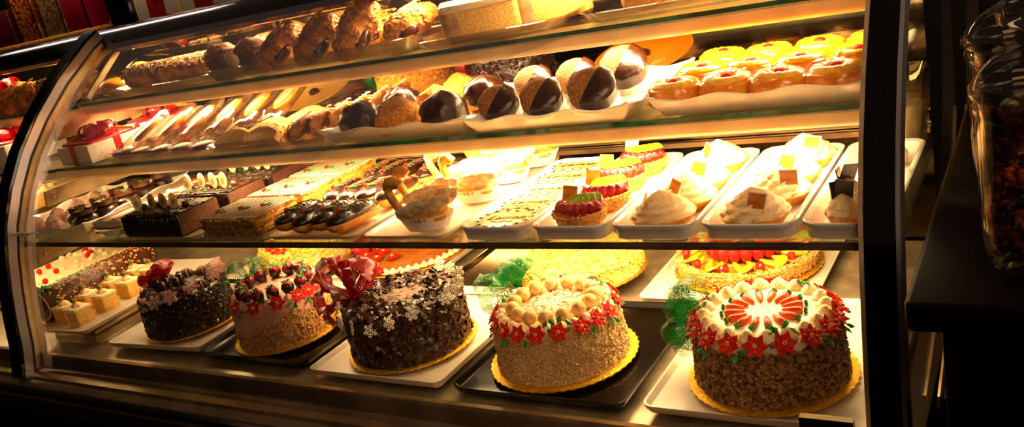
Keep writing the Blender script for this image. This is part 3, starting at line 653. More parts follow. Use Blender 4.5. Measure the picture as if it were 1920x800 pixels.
for r,(y,nm) in enumerate(((1.255,'front'),(1.40,'middle'),(1.545,'back'))):
    for k in range(4): pos.append((-1.405+.056*k+.004*math.sin(k*2+r),y+.006*math.cos(k*3),ZL+.01,.12*math.sin(k*1.7+r),f'chocolate eclair in the {nm} row, '+('leftmost beside the custard slices','second from the left','third from the left','rightmost beside the swans')[k]))
line('',pos,eclair,'chocolate eclairs')
K['wing']=mat('sugared_choux','d0a464','efd8ac',sc=70,rough=.65,bump=.6,bsc=120)
def swan(label):
    t=thing('cream_swan',label,'swan pastry')
    mb=MB(); mb.lathe([(.026,0),(.028,.001),(.037,.030),(.0375,.030),(.028,.003)],64,sx=1.55,sy=.85,fn=lambda r,a,z,i:r*(1+.035*math.cos(30*a)*(z>.01))); obj('paper_cup',mb,K['wpaper'],t)
    mb=MB(); mb.ell((0,0,.026),(.056,.031,.017),22,10).disp(.003,60); obj('choux_body',mb,K['golden'],t)
    mb=MB(); mb.ell((-.002,0,.042),(.046,.017,.014),18,9).disp(.005,60); obj('cream_filling',mb,K['cream'],t)
    for sg in(-1,1):
        mb=MB(); L=[]
        for i in range(17):
            u=i/16; x=-.048+.118*u; h=.021*math.sin(PI*min(1,.10+u*.87))**.7; z=.038+.022*u**1.6; th=.0065*math.sin(PI*(.08+.86*u))**.5+.0015
            L.append([(x,sg*(.024-.006*u)+th*math.cos(a)+sg*h*.35*math.sin(a),z+h*math.sin(a)) for a in [2*PI*j/14 for j in range(14)]])
        mb.loft(L); mb.disp(.0035,75); obj('wing',mb,K['wing'],t)
    pts=[]
    for i in range(17):
        u=i/16; pts.append((-.046-.022*math.sin(u*PI*.95)+.020*max(0,u-.55),0,.030+.062*math.sin(u*PI*.56)))
    pts+=[(-.052,0,.099),(-.062,0,.097),(-.070,0,.090),(-.077,0,.083)]
    obj('neck',MB().tube(pts,[.0085]*9+[.008]*5+[.0085,.009,.0095,.0115,.012,.008,.003],12),K['golden'],t); return t
line('',[(-1.035,1.232,ZL+.01,.18,'cream swan in white paper cup at the tray front'),(-1.085,1.315,ZL+.01,.1,'cream swan second from the front, neck behind the first',dict(s=.95)),
 (-1.02,1.385,ZL+.01,.05,'brightly lit cream swan third from the tray front',dict(s=.95)),(-1.095,1.445,ZL+.01,.2,'cream swan on the left of the middle of its tray',dict(s=.95)),
 (-1.015,1.505,ZL+.01,.1,'cream swan on the right of the swan tray towards the back'),(-1.09,1.57,ZL+.01,.1,'cream swan at the back left of its tray',dict(s=.97)),(-1.01,1.615,ZL+.01,0,'tallest cream swan at the back beside the lemon tarts',dict(s=1.12))],swan,'cream swans')
# dishes of tarts
for xx,lab in((-.861,'white china dish of lemon tarts'),(-.709,'white china dish of fruit tarts'),(-.557,'white china dish of cream tarts beside the fruit tarts'),(-.404,'white china dish of cream tarts nearer the right post'),(-.262,'white china dish of cream cups by the right post')):
    dish(.146 if xx<-.3 else .125,.405,.027,lab,xx,1.386,ZL)
fc=bpy.data.curves.new('lettering','FONT'); fc.body='Lemon'; fc.size=.027; fc.shear=.45; fc.align_x='CENTER'; fc.align_y='CENTER'; fc.extrude=.0005; fc.space_character=1.05
fo=bpy.data.objects.new('lettering',fc); COL.objects.link(fo); dg=bpy.context.evaluated_depsgraph_get(); LET=bpy.data.meshes.new_from_object(fo.evaluated_get(dg)); LET.name='lettering'; bpy.data.objects.remove(fo)
LET.materials.clear(); LET.materials.append(K['choc'])
def lemon_tart(label):
    t=thing('lemon_tart',label,'tart'); R=.051
    mb=MB(); mb.lathe([(.044,0),(.051,.014),(.0515,.017),(.049,.0178),(.046,.015),(.002,.015)],44,sx=1.12,fn=lambda r,a,z,i:r*(1+(.012*math.cos(26*a) if i in(1,2) else 0))); obj('tart_shell',mb,K['icew'],t)
    obj('lemon_curd',MB().lathe([(.047,.013),(.046,.0158),(.02,.0172),(.001,.0174)],40,sx=1.12),K['lemon'],t)
    obj('lettering',LET,None,t,T(0,0,.0178),label='dark chocolate lettering reading Lemon')
    mb=MB()
    for k in range(16):
        a=2*PI*k/16; c=(.0465*1.12*math.cos(a),.0465*math.sin(a),.0178); mb.tube([(c[0]+.0055*math.cos(b)*1.2,c[1]+.0035*math.sin(b),c[2]) for b in [j*.7 for j in range(9)]],.0005,5,M=None); mb.ell((c[0]*1.04,c[1]*1.04,.0178),(.0022,.0022,.0015),7,5)
    mb.tube([(-.022+.0037*q,-.021+.003*math.sin(q*1.1),.0177) for q in range(13)],.0006,5); obj('chocolate_scroll',mb,K['choc'],t); return t
line('',[(-.862,1.245,ZL+.006,.05,'round lemon tart at the front of its white dish'),(-.858,1.325,ZL+.006,.04,'lemon tart second from the front of its dish'),(-.858,1.40,ZL+.006,.04,'lemon tart third from the front, washed out by light'),
 (-.862,1.475,ZL+.006,.04,'lemon tart fourth from the front of its dish'),(-.866,1.55,ZL+.006,.04,'lemon tart at the back of its dish with lettering')],lemon_tart,'lemon tarts')
def mini_fruit(label):
    t=thing('fruit_tart',label,'tart')
    obj('tart_shell',MB().lathe([(.036,0),(.047,.026),(.048,.029),(.045,.030),(.04,.022),(.002,.022)],36),K['golden'],t)
    mb=MB(); side_coat(mb,.040,.048,.008,.031,420,.0048,.0018,0,.9); obj('nut_rim',mb,K['nutl'],t,stuff=True)
    sb,kw,mg,bb=FR
    for k in range(8): a=PI+k*PI/7.5; obj('strawberry',sb,None,t,T(.026*math.cos(a),.026*math.sin(a),.026,rx=.8*math.sin(a),ry=-.8*math.cos(a)*-1,s=.82,rz=0))
    for k in range(4): obj('kiwi_slice',kw,None,t,T(-.012+.011*k,.006+.003*k,.040,rx=.55,ry=-.35,rz=.4))
    obj('mango_slice',mg,None,t,T(-.016,.022,.036,rz=.6,s=.8)); obj('mango_slice',mg,None,t,T(-.03,.008,.036,rz=1.4,s=.7))
    for x,y in((.034,.012),(.028,.024),(.036,-.004)): obj('blackberry',bb,None,t,T(x,y,.036,s=.8))
    o=obj('sugar_tile',MB().box((0,0,0),(.026,.0022,.028)),K['amber'],t,T(-.028,.026,.050,rx=-.25,rz=.35,ry=.25)); return t
FR=fruit_pieces(None,0,0)
line('',[(-.708,1.245,ZL+.006,.0,'mini fruit tart at the front of its white dish'),(-.700,1.335,ZL+.006,.15,'mini fruit tart second from the dish front'),(-.712,1.435,ZL+.006,.3,'mini fruit tart third from the front, paler in the glare'),
 (-.706,1.53,ZL+.006,.1,'mini fruit tart at the back with upright sugar tile')],mini_fruit,'mini fruit tarts')
def cream_tart(label):
    t=thing('cream_tart',label,'tart')
    obj('tart_shell',MB().lathe([(.040,0),(.053,.017),(.0545,.02),(.051,.021),(.046,.017),(.002,.017)],44,fn=lambda r,a,z,i:r*(1+(.010*math.cos(30*a) if i in(1,2) else 0))),K['golden'],t)
    prof=[(.050,.017),(.051,.021),(.047,.026),(.043,.027),(.0425,.029),(.041,.034),(.035,.037),(.0325,.0375),(.031,.041),(.026,.045),(.022,.046),(.019,.050),(.012,.054),(.008,.056),(.001,.060)]
    obj('cream_swirl',MB().lathe(prof,56,fn=lambda r,a,z,i:r*(1+.075*math.cos(9*(a-z*45)))).disp(.0012,70),K['cream'],t)
    o=obj('sugar_tile',MB().box((0,0,0),(.027,.0022,.024)),K['amber'],t,T(.005,-.030,.046,rx=-.5,ry=.15,rz=-.35)); 
    f=MB(); 
    for sx,sy,w,h in((0,.0125,.029,.0018),(0,-.0125,.029,.0018),(.014,0,.0018,.026),(-.014,0,.0018,.026)): f.box((sx,0,sy),(w,.003,h))
    obj('tile_edge',f,K['whitew'],o); return t
A=[(-.556,1.245),(-.545,1.325),(-.552,1.42),(-.548,1.525)]; Bq=[(-.405,1.245),(-.395,1.34),(-.40,1.435),(-.392,1.53)]
od=('at the front of','second from the front of','third from the front of','at the back of')
line('',[(x,y,ZL+.006,(-.9,-.3,.2,-.6)[k],f'cream tart with amber tile {od[k]} the dish beside fruit tarts') for k,(x,y) in enumerate(A)]+
 [(x,y,ZL+.006,(.3,.8,.1,.5)[k],f'cream tart with amber tile {od[k]} the dish nearer right post') for k,(x,y) in enumerate(Bq)],cream_tart,'cream tarts')
def cream_cup(label):
    t=thing('cream_cup',label,'pastry')
    obj('pastry_cup',MB().lathe([(.018,0),(.026,.018),(.027,.02),(.022,.018),(.002,.017)],26).disp(.001,90),K['golden'],t)
    obj('cream_swirl',MB().lathe([(.024,.017),(.026,.022),(.022,.027),(.02,.028),(.021,.032),(.016,.038),(.008,.044),(.001,.048)],36,fn=lambda r,a,z,i:r*(1+.09*math.cos(7*(a-z*60)))),K['cream'],t)
    mb=MB(); mb.box((0,0,0),(.026,.002,.030),T(.004,.0,.055,rx=.3,ry=.2)); mb.box((0,0,0),(.02,.002,.026),T(-.008,.006,.052,rx=-.2,rz=.7)); obj('chocolate_shard',mb,K['choc'],t); return t
line('',[(-.272,1.235,ZL+.006,0,'cream cup with chocolate shard at the front of the last dish'),(-.278,1.305,ZL+.006,.8,'cream cup with chocolate shard second in the last dish'),(-.25,1.40,ZL+.006,.4,'cream cup partly behind the right post'),(-.245,1.50,ZL+.006,1.2,'cream cup seen through the end glass')],cream_cup,'cream cups')
# left end of the lowest shelf
wavy_tray(.34,.44,.026,'white wavy tray of chocolate-topped cakes at the left end of the lowest shelf',-2.385,1.40,ZL+.002,.24)
def bombe(label):
    t=thing('chocolate_bombe',label,'cake'); 
    obj('sponge_base',MB().lathe([(.024,0),(.031,.006),(.033,.018),(.03,.03),(.02,.036),(.002,.036)],26).disp(.001,60),K['custard'],t)
    obj('chocolate_drip',MB().lathe([(.0335,.014),(.034,.02),(.032,.031),(.02,.04),(.002,.041)],36,fn=lambda r,a,z,i:r).disp(.0008,60),K['choc'],t)
    d=t.children[-1].data
    for v in d.vertices:
        if v.co.z<.017: v.co.z-=.008*max(0,math.sin(5*math.atan2(v.co.y,v.co.x)))
    mb=MB()
    for k in range(4): mb.lathe([(.010+.004*k,.040+.002*k),(.017+.002*k,.052),(.018+.002*k,.053),(.012+.004*k,.042)],18,fn=lambda r,a,z,i:r*(1+.07*math.sin(3*a+k*2)))
    obj('chocolate_curl',mb,K['chocm'],t); obj('green_sprinkle',MB().ell((0,0,.054),(.006,.005,.003),8,5),K['green'],t); return t
pos=[]
for k in range(5): pos.append((-2.215-.021*k,1.265+.078*k,ZL+.006,k*1.1,f'chocolate-topped yellow cake, {("front","second","third","fourth","back")[k]} one along the right rim of the wavy tray'))
for k in range(4): pos.append((-2.30-.02*k,1.30+.078*k,ZL+.006,k*.7,f'chocolate-topped cake in the inner row, {("front","second","third","back")[k]} one of four',dict(s=.95)))
line('',pos,bombe,'chocolate-topped cakes on the wavy tray')
def pinkmallow(label):
    t=thing('pink_meringue',label,'meringue'); obj('meringue_body',MB().lathe([(.02,0),(.026,.008),(.022,.018),(.019,.02),(.02,.026),(.012,.034),(.001,.038)],26,fn=lambda r,a,z,i:r*(1+.06*math.cos(8*a))),K['pinks'],t)
    obj('icing_drop',MB().ell((.0,.0,.037),(.006,.006,.004),8,5),K['pinkw'],t); return t
line('',[(-2.385-.02*(k//2)-.065*(k%2),1.27+.075*(k//2)-.01*(k%2),ZL+.006,k*.5,f'pale pink meringue {("front","front","second row","second row","third row","third row","back","back")[k]} {("right","left")[k%2]} on the wavy tray') for k in range(8)],pinkmallow,'pink meringues')
platter(.17,.46,.02,'narrow white platter of pale sponge slices',-2.06,1.43,ZL+.001,.06,'white')
def sponge_slice(label):
    t=thing('sponge_slice',label,'cake slice'); obj('sponge_body',MB().rbox(.055,.10,0,.036,.006,.004).disp(.002,50),K['icew'],t); obj('jam_stripe',MB().box((0,0,.0375),(.018,.09,.003)).disp(.001,60),mat('jam','b5563a',rough=.3) if 'jam' not in K else K['jam'],t); K.setdefault('jam',t.children[-1].data.materials[0])
    mb=MB(); mb.box((0,0,.018),(.057,.102,.003)); obj('cream_layer',mb.disp(.001,60),K['mousse'],t); return t
line('',[(-2.09,1.27,ZL+.006,.06,'pale sponge slice at the front left of its platter'),(-2.03,1.27,ZL+.006,.06,'pale sponge slice at the front right beside the dark mousse bar'),(-2.095,1.39,ZL+.006,.06,'pale sponge slice in the middle left'),(-2.035,1.39,ZL+.006,.06,'pale sponge slice in the middle right'),(-2.1,1.51,ZL+.006,.06,'pale sponge slice at the back left'),(-2.04,1.51,ZL+.006,.06,'pale sponge slice at the back right')],sponge_slice,'pale sponge slices')
# ------------------------------------------------------------------ middle glass shelf
ZM=.46
wavy_tray(.385,.33,.03,'white wavy tray of coconut macaroons',-1.165,1.50,ZM)
wavy_tray(.345,.34,.03,'white wavy tray of half-dipped crumb cakes',-.795,1.49,ZM)
wavy_tray(.37,.34,.032,'white wavy tray of pineapple cakes',-.405,1.50,ZM)
platter(.44,.36,.014,'clear tray of almond slices and striped shell pastries',-1.57,1.52,ZM)
platter(.43,.36,.014,'clear tray of wrapped cookies',-2.01,1.53,ZM,0.0)
def macaroon(label):
    t=thing('macaroon',label,'macaroon'); obj('coconut_mound',MB().lathe([(.03,0),(.043,.006),(.047,.02),(.044,.036),(.034,.052),(.018,.062),(.001,.065)],30).disp(.008,45).disp(.003,140),K['mac'],t); return t
def choc_macaroon(label):
    t=macaroon(label); mb=MB().lathe([(.046,.012),(.0495,.014),(.0505,.022),(.0485,.038),(.038,.056),(.021,.067),(.001,.070)],36)
    for i,v in enumerate(mb.v):
        if i<108: v.z+=.010*math.sin(math.atan2(v.y,v.x)*1-.6)+.004*math.sin(math.atan2(v.y,v.x)*5)
    obj('chocolate_cap',mb.disp(.008,45).disp(.004,110),K['choc'],t,ang=85); return t
line('',[(-1.285,1.405,ZM+.006,0,'chocolate-capped macaroon at the left front of its tray',dict(ry=-.2)),(-1.075,1.415,ZM+.006,1,'chocolate-capped macaroon at the right front of its tray'),(-1.27,1.53,ZM+.006,2,'chocolate-capped macaroon behind the front left one'),(-1.05,1.54,ZM+.006,1.4,'chocolate-capped macaroon at the back right of its tray')],choc_macaroon,'chocolate-capped macaroons')
line('',[(-1.18,1.395,ZM+.006,0,'plain golden macaroon at the front between two chocolate ones',dict(s=1.08)),(-1.165,1.515,ZM+.006,1,'plain golden macaroon in the second row'),(-1.16,1.61,ZM+.01,2,'plain golden macaroon at the back')],macaroon,'plain macaroons')
def half_dip(label):
    t=thing('half_dipped_cake',label,'cake')
    def half(a0,a1,R,th,o=0):
        a0-=.55; a1-=.55; R*=.9
        mb=MB(); n=16; L=[]
        for z,k in((-th/2-.007,.05),(-th/2-.0065,.45),(-th/2-.004,.75),(-th/2,.93),(-th/2+.003,1),(th/2-.003,1),(th/2,.92)):
            L.append([(R*k*math.cos(a0+(a1-a0)*j/n)+o,z,R*k*math.sin(a0+(a1-a0)*j/n)+R) for j in range(n+1)])
        return mb.loft(L)
    obj('crumb_half',half(PI*.5,PI*1.5,.043,.026).disp(.0022,150),K['crumb'],t); obj('chocolate_half',half(-PI*.5,PI*.5,.045,.030).disp(.0015,60),K['choc'],t)
    mb=MB(); mb.lathe([(.028,.0),(.042,.03),(.043,.03),(.03,.0)],44,M=T(0,.012,.043,rx=-PI/2),fn=lambda r,a,z,i:r*(1+.03*math.cos(22*a))); obj('paper_cup',mb,K['wpaper'],t); return t
line('',[(-.925,1.385,ZM+.014,.42,'half-dipped crumb cake at the left front of its tray',dict(rx=-.85,s=1.0)),(-.83,1.39,ZM+.014,.42,'half-dipped crumb cake at the front middle of its tray',dict(rx=-.85,s=1.03)),(-.725,1.40,ZM+.014,.42,'half-dipped crumb cake at the front right of its tray',dict(rx=-.85,s=1.15)),
 (-.90,1.49,ZM+.026,.42,'half-dipped crumb cake at the back left',dict(rx=-.85,s=1.0)),(-.805,1.50,ZM+.026,.42,'half-dipped crumb cake at the back middle',dict(rx=-.85,s=1.03)),(-.705,1.51,ZM+.03,.42,'half-dipped crumb cake at the back right',dict(rx=-.85,s=1.15))],half_dip,'half-dipped crumb cakes')
def pine_cake(label):
    t=thing('pineapple_cake',label,'cake')
    obj('sponge_base',MB().lathe([(.038,0),(.049,.008),(.05,.022),(.046,.034),(.036,.039),(.002,.039)],32).disp(.002,50),K['glaze'],t)
    mb=MB(); L=[]
    ring=MB(); ring.tube([(.026*math.cos(2*PI*k/28),.026*math.sin(2*PI*k/28),.058) for k in range(28)],[.015+.0014*math.cos(k*3.4) for k in range(28)],10,closed=True,M=Matrix.Diagonal((1,1,.62,1))); obj('pineapple_ring',ring,K['pine'],t)
    obj('cherry',MB().ell((0,0,.042),(.010,.010,.005),12,8),K['red'],t); return t
pos=[]
for r,(y,n) in enumerate(((1.40,'front'),(1.495,'middle'),(1.59,'back'))):
    for k in range(4): pos.append((-.55+.089*k+(-.015,.0,.01)[r],y+.006*math.sin(k*2+r),ZM+.007+.004*r,k+r,f'glazed pineapple cake in the {n} row, {("leftmost","second from left","third from left","rightmost by the post")[k]}',dict(rx=.08*math.sin(k+r))))
line('',pos,pine_cake,'pineapple cakes')
def shell_pastry(label):
    t=thing('shell_pastry',label,'pastry'); mb=MB(); L=[]
    for i in range(11):
        u=i/10; w=.034*math.sin(PI*(.12+.82*u))**.7; L.append([(w*math.cos(a),-.045+.09*u,.010+.012*math.sin(a)*(.5+math.sin(PI*u)*.5)) for a in [2*PI*j/18 for j in range(18)]])
    mb.loft(L); mb.disp(.003,70); obj('pastry_shell',mb,K['pastry'],t)
    mb=MB()
    for k in range(6): y=-.03+.013*k; mb.tube([(-.03,y-.005,.014),(-.015,y,.0235),(.0,y+.003,.0265),(.015,y+.001,.0235),(.03,y-.004,.014)],.0022,6)
    obj('icing_stripe',mb.disp(.001,90),K['pinkw'],t); return t
line('',[(-1.50+.028*k,1.435+.04*k,ZM+.02+.003*k,-.35,f'striped shell pastry, {("front","second","third","fourth","fifth","back")[k]} of the leaning row',dict(ry=-.75,rx=.3)) for k in range(6)],shell_pastry,'striped shell pastries')
def almond_slice(label):
    t=thing('almond_slice',label,'biscuit'); n=18; mb=MB(); P=[(-.055,0)]+[(-.055+.11*i/n,.022+.022*math.sin(PI*i/n)) for i in range(n+1)]+[(.055,0)]
    mb.loft([[(p[0]*k,y,p[1]*k+.001) for p in P] for y,k in((-.009,.95),(-.007,1),(.007,1),(.009,.95))]); obj('biscuit_body',mb.disp(.0015,70),K['sponge'],t)
    obj('crust',MB().tube([(-.055+.11*i/n,0,.023+.022*math.sin(PI*i/n)) for i in range(n+1)],.006,8).disp(.001,90),K['golden'],t); return t
line('',[(-1.72+.022*k+.04*(k%2),1.40+.045*k,ZM+.008,.12,f'almond biscuit slice, {("front","second","third","fourth","back")[k]} of its stack',dict(rx=-.9)) for k in range(5)]+[(-1.615,1.395,ZM+.008,.05,'almond biscuit slice lying in front of the shell pastries',dict(rx=-.9))],almond_slice,'almond biscuit slices')
def cookie_bag(label):
    t=thing('wrapped_cookie',label,'cookie'); mb=MB(); L=[]
    for z,k in((-.009,.82),(-.006,.96),(0,1.03),(.006,.96),(.009,.82)): L.append([(p[0]*k,p[1]*k,z+.004*math.sin(p[0]*90)) for p in rrect(.10,.15,.02,6)])
    mb.loft(L); mb.disp(.004,40); obj('cellophane_wrap',mb,K['cello'],t)
    obj('cookie_body',MB().lathe([(.035,-.006),(.041,0),(.035,.005),(.002,.006)],26,at=(0,.015,0)).disp(.002,80),K['golden'],t); obj('cookie_icing',MB().lathe([(.034,.0055),(.03,.0075),(.002,.008)],24,at=(0,.015,0)).disp(.001,80),K['icew'],t)
    o=obj('tied_neck',MB().tube([(0,-.06,0),(0,-.075,.003),(0,-.085,.012)],[.02,.008,.014],10),K['cello'],t); return t
line('',[(-2.15+.084*k,1.47+.028*k,ZM+.045+.004*k,-.35+.05*k,f'cellophane-wrapped cookie, {("leftmost","second","third","fourth","fifth","rightmost")[k]} of the leaning row',dict(ry=-.22,rx=.45,s=1.15)) for k in range(6)],cookie_bag,'cellophane-wrapped cookies')
def flat_cookie(label):
    t=thing('chocolate_cookie',label,'cookie'); obj('cookie_body',MB().lathe([(.026,0),(.031,.006),(.027,.012),(.002,.014)],22).disp(.0015,90),K['chocm'],t); obj('sugar_top',MB().lathe([(.02,.0135),(.016,.015),(.001,.016)],18),K['icew'],t); return t
line('',[(-2.15+.083*k,1.395,ZM+.008,k,f'small brown cookie along the front of the clear tray, {("leftmost","second","third","fourth","rightmost")[k]}') for k in range(5)],flat_cookie,'small brown cookies')
# gift boxes at the left end
def gift(label,w,d,h,x,y,rz):
    t=thing('gift_box',label,'gift box',(x,y,.458),rz); obj('box_body',MB().rbox(w,d,0,h,.003,.002),K['whgift'],t); obj('red_wrap',MB().rbox(w*.9,d*.86,h-.001,h+.006,.006,.002).disp(.004,30),K['redgift'],t)
    mb=MB(); mb.box((0,0,h/2),(.022,d+.003,h+.003)); mb.box((0,0,h/2),(w+.003,.022,h+.0035)); obj('ribbon_band',mb,K['redgift'],t)
    mb=MB(); mb.uv=[]
    for k in range(6): a=k*1.05; ribbon_loop(mb,(0,0,h),(math.cos(a),math.sin(a),.7),(-math.sin(a),math.cos(a),.2),.062,.018,.034,.003)
    obj('ribbon_bow',mb,K['redgift'],t)
    mb=MB(); mb.box((.03,-.02,h+.012),(.05,.03,.002),T(rx=.2,ry=.25)); mb.box((-.035,.03,h+.014),(.04,.03,.002),T(rx=-.2)); obj('black_tag',mb,K['black'],t)
    obj('gold_cord',MB().tube([(-.08,-.05,h+.01),(-.03,-.02,h+.022),(.03,.02,h+.024),(.09,.05,h+.012)],.0045,6),K['golden'],t); return t
gift('white gift box with red bow at the front left of the middle shelf',.145,.19,.05,-2.315,1.45,.0).location.z=.461
gift('white gift box with red bow behind the front one',.145,.19,.055,-2.315,1.67,.0).location.z=.461
# cakes and discs built solid in place of reflections behind the middle shelf
def back_cake(label,x,y,m,bm,flower):
    t=thing('reflected_cake',label,'cake',(x,y,.462)); board(t,.118); cake_body(t,m,.104,.10,.085,amp=.004)
    mb=MB(); side_coat(mb,.104,.101,.01,.085,500,.012,.0015,.2,.7); obj('crumb_coat',mb,m,t,stuff=True)
    shell_ring(m,t,.088,.086,16,.014)
    bow(t,(-.10,-.02,.07),(-1,-.3,.3),8,bm,.05,.018,.04,8)
    if flower:
        for a in(-.2,.1,.45,.8): poinsettia(t,(.09*math.cos(a),.09*math.sin(a),.09),(.3,-.6,.8),a,1.1)
back_cake('reflection of a yellow cake with green bow, modelled solid on the middle shelf',-1.43,1.80,K['mac'],K['net'],False)
back_cake('reflection of a chocolate cake with red bow, modelled solid on the middle shelf',-1.13,1.80,K['choc'],K['netr'],True)
def disc(label,x,y,z,R,m,rx):
    t=thing('reflected_disc',label,'platter',(x,y,z),0,rx=rx); obj('disc_body',MB().lathe([(.012,0),(R*.9,.002),(R,.008),(R,.011),(R*.88,.006),(.014,.004)],48),m,t); obj('disc_hub',MB().lathe([(.016,.002),(.016,.012),(.01,.016),(.001,.017)],20),K['chocm'],t)
disc('round orange disc, a reflection modelled solid behind the pineapple cakes',-.80,1.83,.485,.115,K['agate'],.25)
disc('round cream disc for a reflected lamp, modelled solid behind the striped shell pastries',-1.86,1.86,.49,.115,mat('cream_disc','f0b860',rough=.3,emit='ffb050',es=0),.25)
# ------------------------------------------------------------------ top glass shelf
ZT=.61
platter(.42,.26,.02,'clear tray of crumb-topped strudel at the left of the top shelf',-2.07,1.60,ZT)
platter(.68,.27,.03,'clear platter of muffins and turnovers',-1.545,1.62,ZT)
platter(.36,.29,.02,'clear plate of iced pound cake',-1.02,1.625,ZT,.12)
platter(.36,.27,.02,'clear plate holding a brown loaf beside the pound cake',-.62,1.64,ZT,.05)
t=thing('glazed_bun','shiny yellow glazed bun at the left end of the top shelf','bun',(-2.325,1.555,ZT+.001)); obj('bun_body',MB().ell((0,0,.024),(.05,.042,.026),22,12).disp(.002,50),mat('egg_glaze','f0a824','d98412',sc=30,rough=.15,coat=.8),t); obj('bun_crust',MB().ell((0,0,.018),(.052,.044,.015),22,8).disp(.001,50),K['golden'],t)
t=thing('glazed_bun','flaky golden bun behind the shiny glazed bun','bun',(-2.33,1.66,ZT+.001)); obj('bun_body',MB().ell((0,0,.036),(.058,.045,.036),22,12).disp(.006,45),K['golden'],t); obj('icing_glaze',MB().ell((0,0,.046),(.046,.036,.029),22,12).disp(.004,60),K['custard'],t)
t=thing('strudel','long crumb-topped strudel with filling at its cut end','strudel',(-2.09,1.60,ZT+.006),.28)
mb=MB(); L=[]
for i in range(15):
    u=i/14; k=.75+.25*math.sin(PI*min(max(u,.06),.94)); L.append([(-.15+.3*u,.055*k*math.cos(a),.030+.033*k*math.sin(a)) for a in [2*PI*j/22 for j in range(22)]])
mb.loft(L); mb.disp(.004,40); obj('strudel_body',mb,mat('strudel_crust','c9974e','8a5420',sc=35,rough=.55,bump=.4,bsc=80),t)
mb=MB()
for _ in range(1100):
    a=rnd.uniform(.35,PI-.35); x=rnd.uniform(-.15,.15); sprinkle(mb,(x,.055*math.cos(a),.031+.034*math.sin(a)),(0,math.cos(a),math.sin(a)),.009,.005,0,.8)
obj('crumb_topping',mb,K['nut'],t,stuff=True)
def muffin(label):
    t=thing('muffin',label,'muffin'); obj('paper_cup',MB().lathe([(.030,0),(.031,.001),(.042,.05),(.0425,.05),(.03,.004)],72,fn=lambda r,a,z,i:r*(1+.025*math.cos(36*a)*(i>0))),K['paper'],t)
    obj('muffin_top',MB().lathe([(.03,.04),(.043,.046),(.049,.053),(.047,.064),(.036,.076),(.018,.083),(.001,.085)],30).disp(.006,45).disp(.002,140),K['muffin'],t); return t
line('',[(-1.845,1.555,ZT+.006,0,'dark muffin leaning at the left end of the platter',dict(rx=-.3,ry=-.35)),(-1.735,1.56,ZT+.006,1,'dark muffin beside the first apple turnover',dict(rx=-.2,ry=.15)),(-1.80,1.68,ZT+.006,2,'muffin behind the leaning dark muffin'),(-1.69,1.68,ZT+.006,3,'muffin at the back beside the turnovers')],muffin,'muffins')
def turnover(label):
    t=thing('turnover',label,'pastry'); mb=MB(); mb.ell((0,0,.036),(.070,.036,.037),30,18); mb.disp(.010,26).disp(.004,70)
    for _ in range(420):
        a=rnd.uniform(0,2*PI); e=rnd.uniform(-.4,1.4); d=Vector((math.cos(a)*math.cos(e),math.sin(a)*math.cos(e),math.sin(e))); p=Vector((.070*d.x,.036*d.y,.036+.037*d.z))
        p+=noise.noise_vector(p*26)*.010; sprinkle(mb,p,(d.x/.07,d.y/.036,d.z/.037),.013,.0022,.25,.25*20)
    obj('pastry_crust',mb,K['pastry'],t)
    obj('fruit_filling',MB().ell((-.02,-.031,.026),(.026,.010,.014),14,8).disp(.003,80),mat('dark_filling','2a0d08','4a1a0c',sc=60,rough=.25,coat=.4) if 'fill' not in K else K['fill'],t); K.setdefault('fill',t.children[-1].data.materials[0])
    mb=MB()
    for _ in range(70): sprinkle(mb,(rnd.uniform(-.055,.055),rnd.uniform(-.012,.012),.073),(0,0,1),.008,.0014,.2,.8)
    obj('almond_flakes',mb,K['nutl'],t); return t
line('',[(-1.60,1.56,ZT+.026,1.15,'leftmost apple turnover beside the muffins',dict(rx=-.15,ry=-.55)),(-1.485,1.57,ZT+.028,1.15,'second apple turnover from the left with dark filling',dict(ry=-.6,s=1.04)),
 (-1.372,1.595,ZT+.034,1.15,'tallest apple turnover, third from the left, dark filling',dict(ry=-.75,s=1.12)),(-1.265,1.64,ZT+.018,.9,'rightmost apple turnover at the platter end',dict(ry=-.3)),
 (-1.56,1.69,ZT+.012,.6,'turnover behind the leftmost one'),(-1.43,1.70,ZT+.012,.6,'turnover behind the second one')],turnover,'apple turnovers')
def pound(label):
    t=thing('pound_cake',label,'pound cake'); obj('loaf_body',MB().rbox(.165,.10,0,.066,.014,.010).disp(.002,45),K['sponge'],t)
    mb=MB(); mb.rbox(.172,.107,.061,.075,.016,.006); mb.disp(.003,45)
    obj('white_icing',mb,K['icew'],t)
    mb=MB(); mb.rbox(.050,.1035,.004,.068,.018,.006,at=(-.061,0)).disp(.002,60); obj('crust_end',mb,mat('loaf_crust','b98c5c','9a6c40',sc=40,rough=.5) if 'lcr' not in K else K['lcr'],t); K.setdefault('lcr',t.children[-1].data.materials[0]); return t
line('',[(-1.05,1.585,ZT+.006,.62,'white-iced pound cake block nearest the glass'),(-.93,1.69,ZT+.006,.62,'white-iced pound cake block behind the nearest one'),(-1.13,1.70,ZT+.006,.62,'white-iced pound cake block at the back left')],pound,'pound cake blocks')
t=thing('tea_loaf','brown loaf on the clear plate at the top edge','loaf',(-.66,1.66,ZT+.006),.3); obj('loaf_body',MB().rbox(.17,.09,0,.06,.02,.012).disp(.003,40),K['pastry'],t); obj('crust_top',MB().rbox(.16,.08,.056,.068,.02,.006).disp(.003,60),K['muffin'],t)
